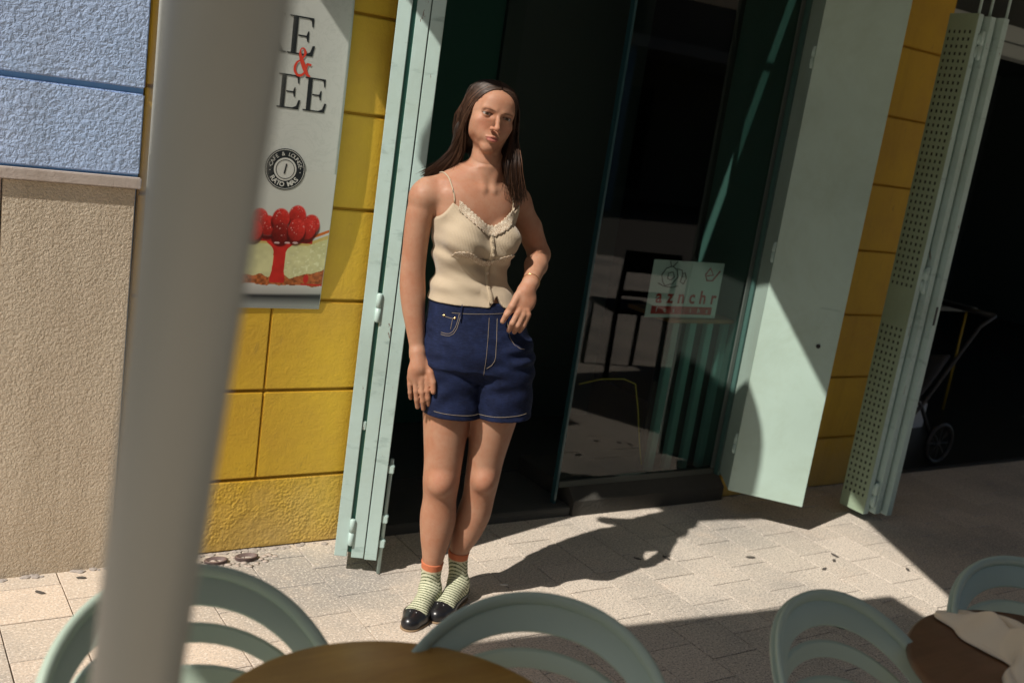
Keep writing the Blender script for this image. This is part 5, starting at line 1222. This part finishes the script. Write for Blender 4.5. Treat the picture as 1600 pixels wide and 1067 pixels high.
    stitch([(x-.024, z+.022) for x, z in [(-.128, .921), (-.112, .920), (-.100, .922), (-.090, .930), (-.083, .944), (-.078, .966), (-.076, .985)]])
    stitch([(-.155, .993), (-.138, .991), (-.125, .990), (-.112, .991)]); stitch([(-.120, .990), (-.121, .975), (-.122, .958)])
    stitch([(.066, 1.000), (.070, .975), (.080, .950), (.096, .932), (.118, .922), (.135, .92)])
    # hem seams
    for cx0, w, z0 in ((-.058, .086, .694), (.104, .082, .704)):
        pts = [(cx0 + w*s, z0 + .012*(cx0 > 0)*s) for s in np.linspace(-.96, .96, 40)]
        stitch(pts, .0007)
    for x in (-.092, .062): 
        pz = [ssurf(x, z, .0022) for z in np.linspace(1.036, .985, 6)]; MB().tube(pz, .0052, 8, flat=.35).build('belt_loop', M['denim'], sho, True)
    for x, z in ((-.148, .994), (-.112, .992)):
        p = ssurf(x, z, .0010); MB().lathe([(0, 0), (.0040, 0), (.0034, .0018), (0, .0022)], 10, M=Matrix.Translation(p) @ Vector((hf[0], hf[1], 0)).to_track_quat('Z', 'Y').to_matrix().to_4x4()).build('rivet', M['gold'], sho, True)
    # ---------------- socks and shoes
    for ft, T, zt in ((FEET[0], LEG_A, .158), (FEET[1], LEG_B, .178)):
        F = Field((-.14, -.22, .0), (.17, .20, .20), .0024)
        f = loft(T); h, d = ft['heel'], ft['d']
        addloft(F, [(r[0], r[1], r[2], r[3]+.0028, r[4]+.0028, r[5], r[6]) for r in T if r[0] < .3], .015)
        foot_parts(F, ft, .0022, .015)
        F.cut(lambda X, Y, Z: (zt-Z)*-1*-1 if False else (zt - Z) + 0*X + 0*Y, (-1, -1, -1), (1, 1, 1), k=1e-4) if False else None
        sl, X, Y, Z = F.region((-1, -1, -1), (1, 1, 1)); F.D = smax(F.D, Z-zt+0*X, .002).astype(np.float32); F.D = np.maximum(F.D, .006-Z).astype(np.float32)
        P, Q = F.mesh_data(); o, PP = fmesh('sock', P, Q, M['sock'], top, 2)
        fw = (PP[:, 0]-h[0])*d[0] + (PP[:, 1]-h[1])*d[1]
        s = PP[:, 2]*1.0 - np.clip(fw-.055, 0, None)*.92
        ph = (s/.0118) % 1.0; c = np.where((ph < .36)[:, None], np.array((.085, .11, .05)), np.array((.68, .69, .50)))
        tp = PP[:, 2] > zt-.024; c = np.where(tp[:, None], np.array((.62, .20, .10)), c); wb = (PP[:, 2] > zt-.030) & ~tp; c[wb] = (.66, .60, .42)
        set_col(o, c)
        # shoe: ballet flat, low sides, covered toe
        F = Field((-.14, -.22, -.002), (.17, .20, .12), .0024); foot_parts(F, ft, .0060, .015)
        sl, X, Y, Z = F.region((-1, -1, -1), (1, 1, 1))
        fwd = (X-h[0])*d[0] + (Y-h[1])*d[1]; lat = (X-h[0])*-d[1] + (Y-h[1])*d[0]
        zl = .034 + .020*np.clip((.03-fwd)/.03, 0, 1) + .10*np.clip((fwd-.172)/.03, 0, 1)
        F.D = smax(F.D, Z-zl, .003).astype(np.float32); F.D = np.maximum(F.D, .005-Z).astype(np.float32)
        P, Q = F.mesh_data(); so, PP = fmesh('shoe', P, Q, M['shoe'], top, 2)
        # small bow and piping at the vamp
        c0 = h + d*.190; sd = np.array([-d[1], d[0]]); zt2 = .043
        for sg in (-1, 1): MB().tube([(c0[0], c0[1], zt2), (c0[0]+sd[0]*.010*sg, c0[1]+sd[1]*.010*sg, zt2+.004), (c0[0]+sd[0]*.016*sg+d[0]*.004, c0[1]+sd[1]*.016*sg+d[1]*.004, zt2-.002)], [.002, .005, .003], 8, flat=.5).build('bow', M['shoe'], so, True)
        F = Field((-.14, -.22, -.006), (.17, .20, .03), .0024); foot_parts(F, ft, .0070, .015); sl, X, Y, Z = F.region((-1, -1, -1), (1, 1, 1))
        D2 = F.D.copy(); k = int((.020+.006)/.0024); D2 = np.repeat(F.D[:, :, k:k+1], F.D.shape[2], 2); F.D = np.maximum(np.maximum(D2, Z-.0062), .0008-Z).astype(np.float32)
        P, Q = F.mesh_data(); fmesh('sole', P, Q, M['sole'], so, 0)
    # ---------------- hair
    FHr = Field((-.24, -.11, 1.24), (.16, .17, 1.73), .0034)
    h3 = np.array(HINVM)
    def hl(X, Y, Z): return (h3[0, 0]*X+h3[0, 1]*Y+h3[0, 2]*Z+h3[0, 3], h3[1, 0]*X+h3[1, 1]*Y+h3[1, 2]*Z+h3[1, 3], h3[2, 0]*X+h3[2, 1]*Y+h3[2, 2]*Z+h3[2, 3])
    def cap(X, Y, Z):
        x, y, z = hl(X, Y, Z); d = sd_ell(x, y, z, np.array([0, .018, .026]), np.array([.0745, .0905, .0705]))
        d = smin(d, sd_ell(x, y, z, np.array([0, .05, -.04]), np.array([.070, .055, .09])), .02)
        face = np.maximum(sd_ell(x, y, z, np.array([0, -.090, -.016]), np.array([.074, .080, .104])), y-.03)
        return smax(d, -face, .004)
    FHr.add(cap, (-.13, -.10, 1.42), (.08, .16, 1.71), .01)
    H2 = lambda p: np.array(HM @ Vector(p))
    for a, b, ra, rb in (((-.058, .02, .01), (-.060, .025, -.06), .018, .020), ((.068, .02, .01), (.074, .03, -.08), .024, .028)):
        FHr.cone(H2(a), H2(b), ra, rb, .015)
    FHr.cone(H2((-.062, .028, -.07)), (-.112, .048, 1.430), .022, .022, .02); FHr.cone((-.112, .048, 1.430), (-.150, .080, 1.35), .022, .012, .02)
    FHr.cone(H2((.070, .03, -.08)), (.056, .005, 1.45), .026, .026, .02); FHr.cone((.056, .005, 1.45), (.070, -.012, 1.405), .026, .018, .02)
    FHr.cone((-.02, .075, 1.52), (-.03, .105, 1.38), .05, .04, .03); FHr.cone((-.03, .105, 1.38), (-.03, .118, 1.27), .04, .03, .03)
    P, Q = FHr.mesh_data(); hair, PP = fmesh('hair', P, Q, M['hair'], top, 2)
    set_col(hair, np.tile((.020, .010, .006), (len(PP), 1)))
    rng = np.random.default_rng(5); sv = []; sf = []; sc = []
    def skull(x_, y_, z_, off): # project a head-frame point on the cap, with an offset
        c = np.array([0, .018, .026]); r = np.array([.0745, .0905, .0715])+off; d = np.array([x_, y_, z_])-c; d = d/np.linalg.norm(d/r); return c + d
    def strand(pts, r0, col):
        k = len(sv); P = []
        n = 16; pts = np.array(pts); m = len(pts)-1
        for i in range(n):
            t = i/(n-1)*m; j = min(int(t), m-1); u = t-j
            p0, p1, p2, p3 = pts[max(j-1, 0)], pts[j], pts[j+1], pts[min(j+2, m)]
            P.append(.5*((2*p1)+(-p0+p2)*u+(2*p0-5*p1+4*p2-p3)*u*u+(-p0+3*p1-3*p2+p3)*u**3))
        for i, p in enumerate(P):
            t = P[min(i+1, n-1)]-P[max(i-1, 0)]; t = t/(np.linalg.norm(t)+1e-9); a = np.cross(t, [.3, .9, .1]); a /= np.linalg.norm(a); b = np.cross(t, a); rr = r0*(1-.75*(i/(n-1))**2)
            for j in range(3): A = 2.094*j; sv.append(p+a*math.cos(A)*rr+b*math.sin(A)*rr); sc.append(col)
        for i in range(n-1):
            for j in range(3): sf.append((k+i*3+j, k+i*3+(j+1) % 3, k+(i+1)*3+(j+1) % 3, k+(i+1)*3+j))
    for i in range(1500):
        side = -1 if rng.random() < .55 else 1
        s = rng.random()           # 0 at the forehead, 1 at the back of the crown
        off = .002+.004*rng.random()
        y0 = -.058+.13*s; p0 = skull(.002*side, y0, .10, off*.4)
        y1 = -.050+.125*s; p1 = skull(side*.045, y1, .075-.0*s, off); p2 = skull(side*.074, -.024+.10*s, .022, off+(.001 if side < 0 else .008))
        jt = rng.normal(0, 1, 3)*.004
        p3 = np.array([side*((.072 if side < 0 else .093)+.006*rng.random()), -.004+.085*s, -.040])+jt*.6
        A = [H2(p) for p in (p0, p1, p2, p3)]
        if side < 0:
            w = rng.random()
            A += [np.array([-.102-.016*w, .006+.05*s, 1.476])+jt, np.array([-.124-.040*w, .016+.055*s-.01*w, 1.410])+jt*1.3, np.array([-.150-.042*w, .036+.055*s, 1.378-.02*w])+jt*1.6, np.array([-.168-.03*w, .085+.03*s, 1.32])+jt*2]
        else:
            w = rng.random()
            A += [np.array([.054+.024*w, -.030+.07*s, 1.478])+jt, np.array([.056+.032*w, -.040+.08*s, 1.43])+jt*1.3, np.array([.062+.034*w, -.040+.09*s, 1.395])+jt*1.8, np.array([.070+.034*w, -.030+.12*s, 1.368-.02*rng.random()])+jt*2.5]
        u = rng.random(); col = np.array((.045, .021, .011))*(.35+1.2*u+(1.6 if u > .92 else 0))
        strand(A, .0011+.0007*rng.random(), col)
    # loose thin strands around the face and over the chest side
    for i in range(420):
        side = -1 if rng.random() < .6 else 1; s = rng.random(); jt = rng.normal(0, 1, 3)*.003; w = rng.random(); o_ = .0015+.003*rng.random()
        A = [H2(skull(.003*side, -.072+.025*s, .094, o_*.5)), H2(skull(side*.030, -.066+.02*s, .078, o_)), H2(skull(side*.055, -.052+.02*s, .048, o_)), H2(skull(side*.070, -.034+.02*s, .012, o_)), H2(np.array([side*.0745, -.026+.022*s, -.035])+jt*.4)]
        if side < 0: A += [H2(np.array([-.074, -.020+.03*s, -.080])+jt), np.array([-.105-.02*w, -.012+.03*s, 1.462])+jt, np.array([-.130-.04*w, -.004+.04*s, 1.415])+jt*1.5, np.array([-.165-.04*w, .02+.04*s, 1.388])+jt*2]
        else: A += [np.array([.050+.012*w, -.02+.04*s, 1.478])+jt, np.array([.056+.02*w, -.012+.05*s, 1.41])+jt*1.3, np.array([.064+.02*w, .02+.07*s, 1.35])+jt*1.6]
        strand(A, .0010+.0006*rng.random(), np.array((.045, .021, .011))*(.45+1.1*rng.random()))
    for i in range(200):      # soft short hairs along the hairline and flyaways
        side = -1 if rng.random() < .5 else 1; q = rng.random(); jt = rng.normal(0, 1, 3)*.0022
        a0 = H2(skull(side*(.004+.058*q), -.076+.026*q, .088-.062*q, .0005)+jt*.3); a1 = H2(skull(side*(.020+.054*q), -.066+.030*q, .086-.066*q, .002+.001*rng.random())+jt*.6); a2 = H2(skull(side*(.038+.042*q), -.050+.034*q, .078-.066*q, .003+.002*rng.random())+jt)
        strand([a0, a1, a2], .00045, np.array((.055, .027, .015)))
    for i in range(36):
        side = -1 if rng.random() < .5 else 1; jt = rng.normal(0, 1, 3)*.0025
        strand([H2(skull(side*.02, .02*rng.random(), .10, .003)+jt*.3), H2(skull(side*.06, -.01+.05*rng.random(), .06, .006)+jt), H2(np.array([side*.080, .01, -.02])+jt*2), H2(np.array([side*.080, .02, -.08])+jt*3)], .0004, np.array((.07, .035, .02)))
    for i in range(60):
        s = rng.random()*.12; side = -1 if i % 2 else 1; jt = rng.normal(0, 1, 3)*.006
        A = [H2(skull(.002*side, -.055+.1*s, .10, .002)), H2(skull(side*.045, -.05, .07, .003)), H2(skull(side*.070, -.03, .02, .004)), H2(np.array([side*.078, -.022, -.045])+jt*.5)]
        A += [np.array([(-.095 if side < 0 else .050), -.02, 1.475])+jt, np.array([(-.118 if side < 0 else .058), -.012, 1.42])+jt*1.5, np.array([(-.135 if side < 0 else .06), .0, 1.385])+jt*2]
        strand(A, .0007, np.array((.075, .036, .018)))
    ho = mesh('strand', sv, sf, M['hair'], hair, True); set_col(ho, np.array(sc)); ho['kind'] = 'stuff'
    # ---------------- small jewellery
    for k, (x_, z_) in enumerate(((-.0745, -.038), (-.0740, -.026))):
        p = H2((x_, -.004, z_)); bm = bmesh.new(); bmesh.ops.create_icosphere(bm, subdivisions=2, radius=.0032); me = bpy.data.meshes.new('earring'); bm.to_mesh(me); bm.free(); me.materials.append(M['gold']); o = bpy.data.objects.new('earring', me); link(o, top); o.location = p
    d = Vector(WRB-ELB).normalized(); c = Vector(WRB) - d*.012; a = d.orthogonal().normalized(); b = d.cross(a)
    MB().tube([c + a*math.cos(t)*.0262 + b*math.sin(t)*.0262 for t in np.linspace(0, 2*math.pi, 28)[:-1]], .0011, 5, closed=True).build('bracelet', M['gold'], top, True)
    return top
def FB_at(F):
    """trilinear lookup into a field"""
    def f(X, Y, Z):
        q = (np.stack([X, Y, Z], -1)-F.lo)/F.h; i = np.clip(np.floor(q).astype(int), 0, F.n-2); t = np.clip(q-i, 0, 1); r = 0
        for a in (0, 1):
            for b in (0, 1):
                for c in (0, 1):
                    w = (t[..., 0] if a else 1-t[..., 0])*(t[..., 1] if b else 1-t[..., 1])*(t[..., 2] if c else 1-t[..., 2]); r = r + w*F.D[i[..., 0]+a, i[..., 1]+b, i[..., 2]+c]
        return r
    return f
build_person()
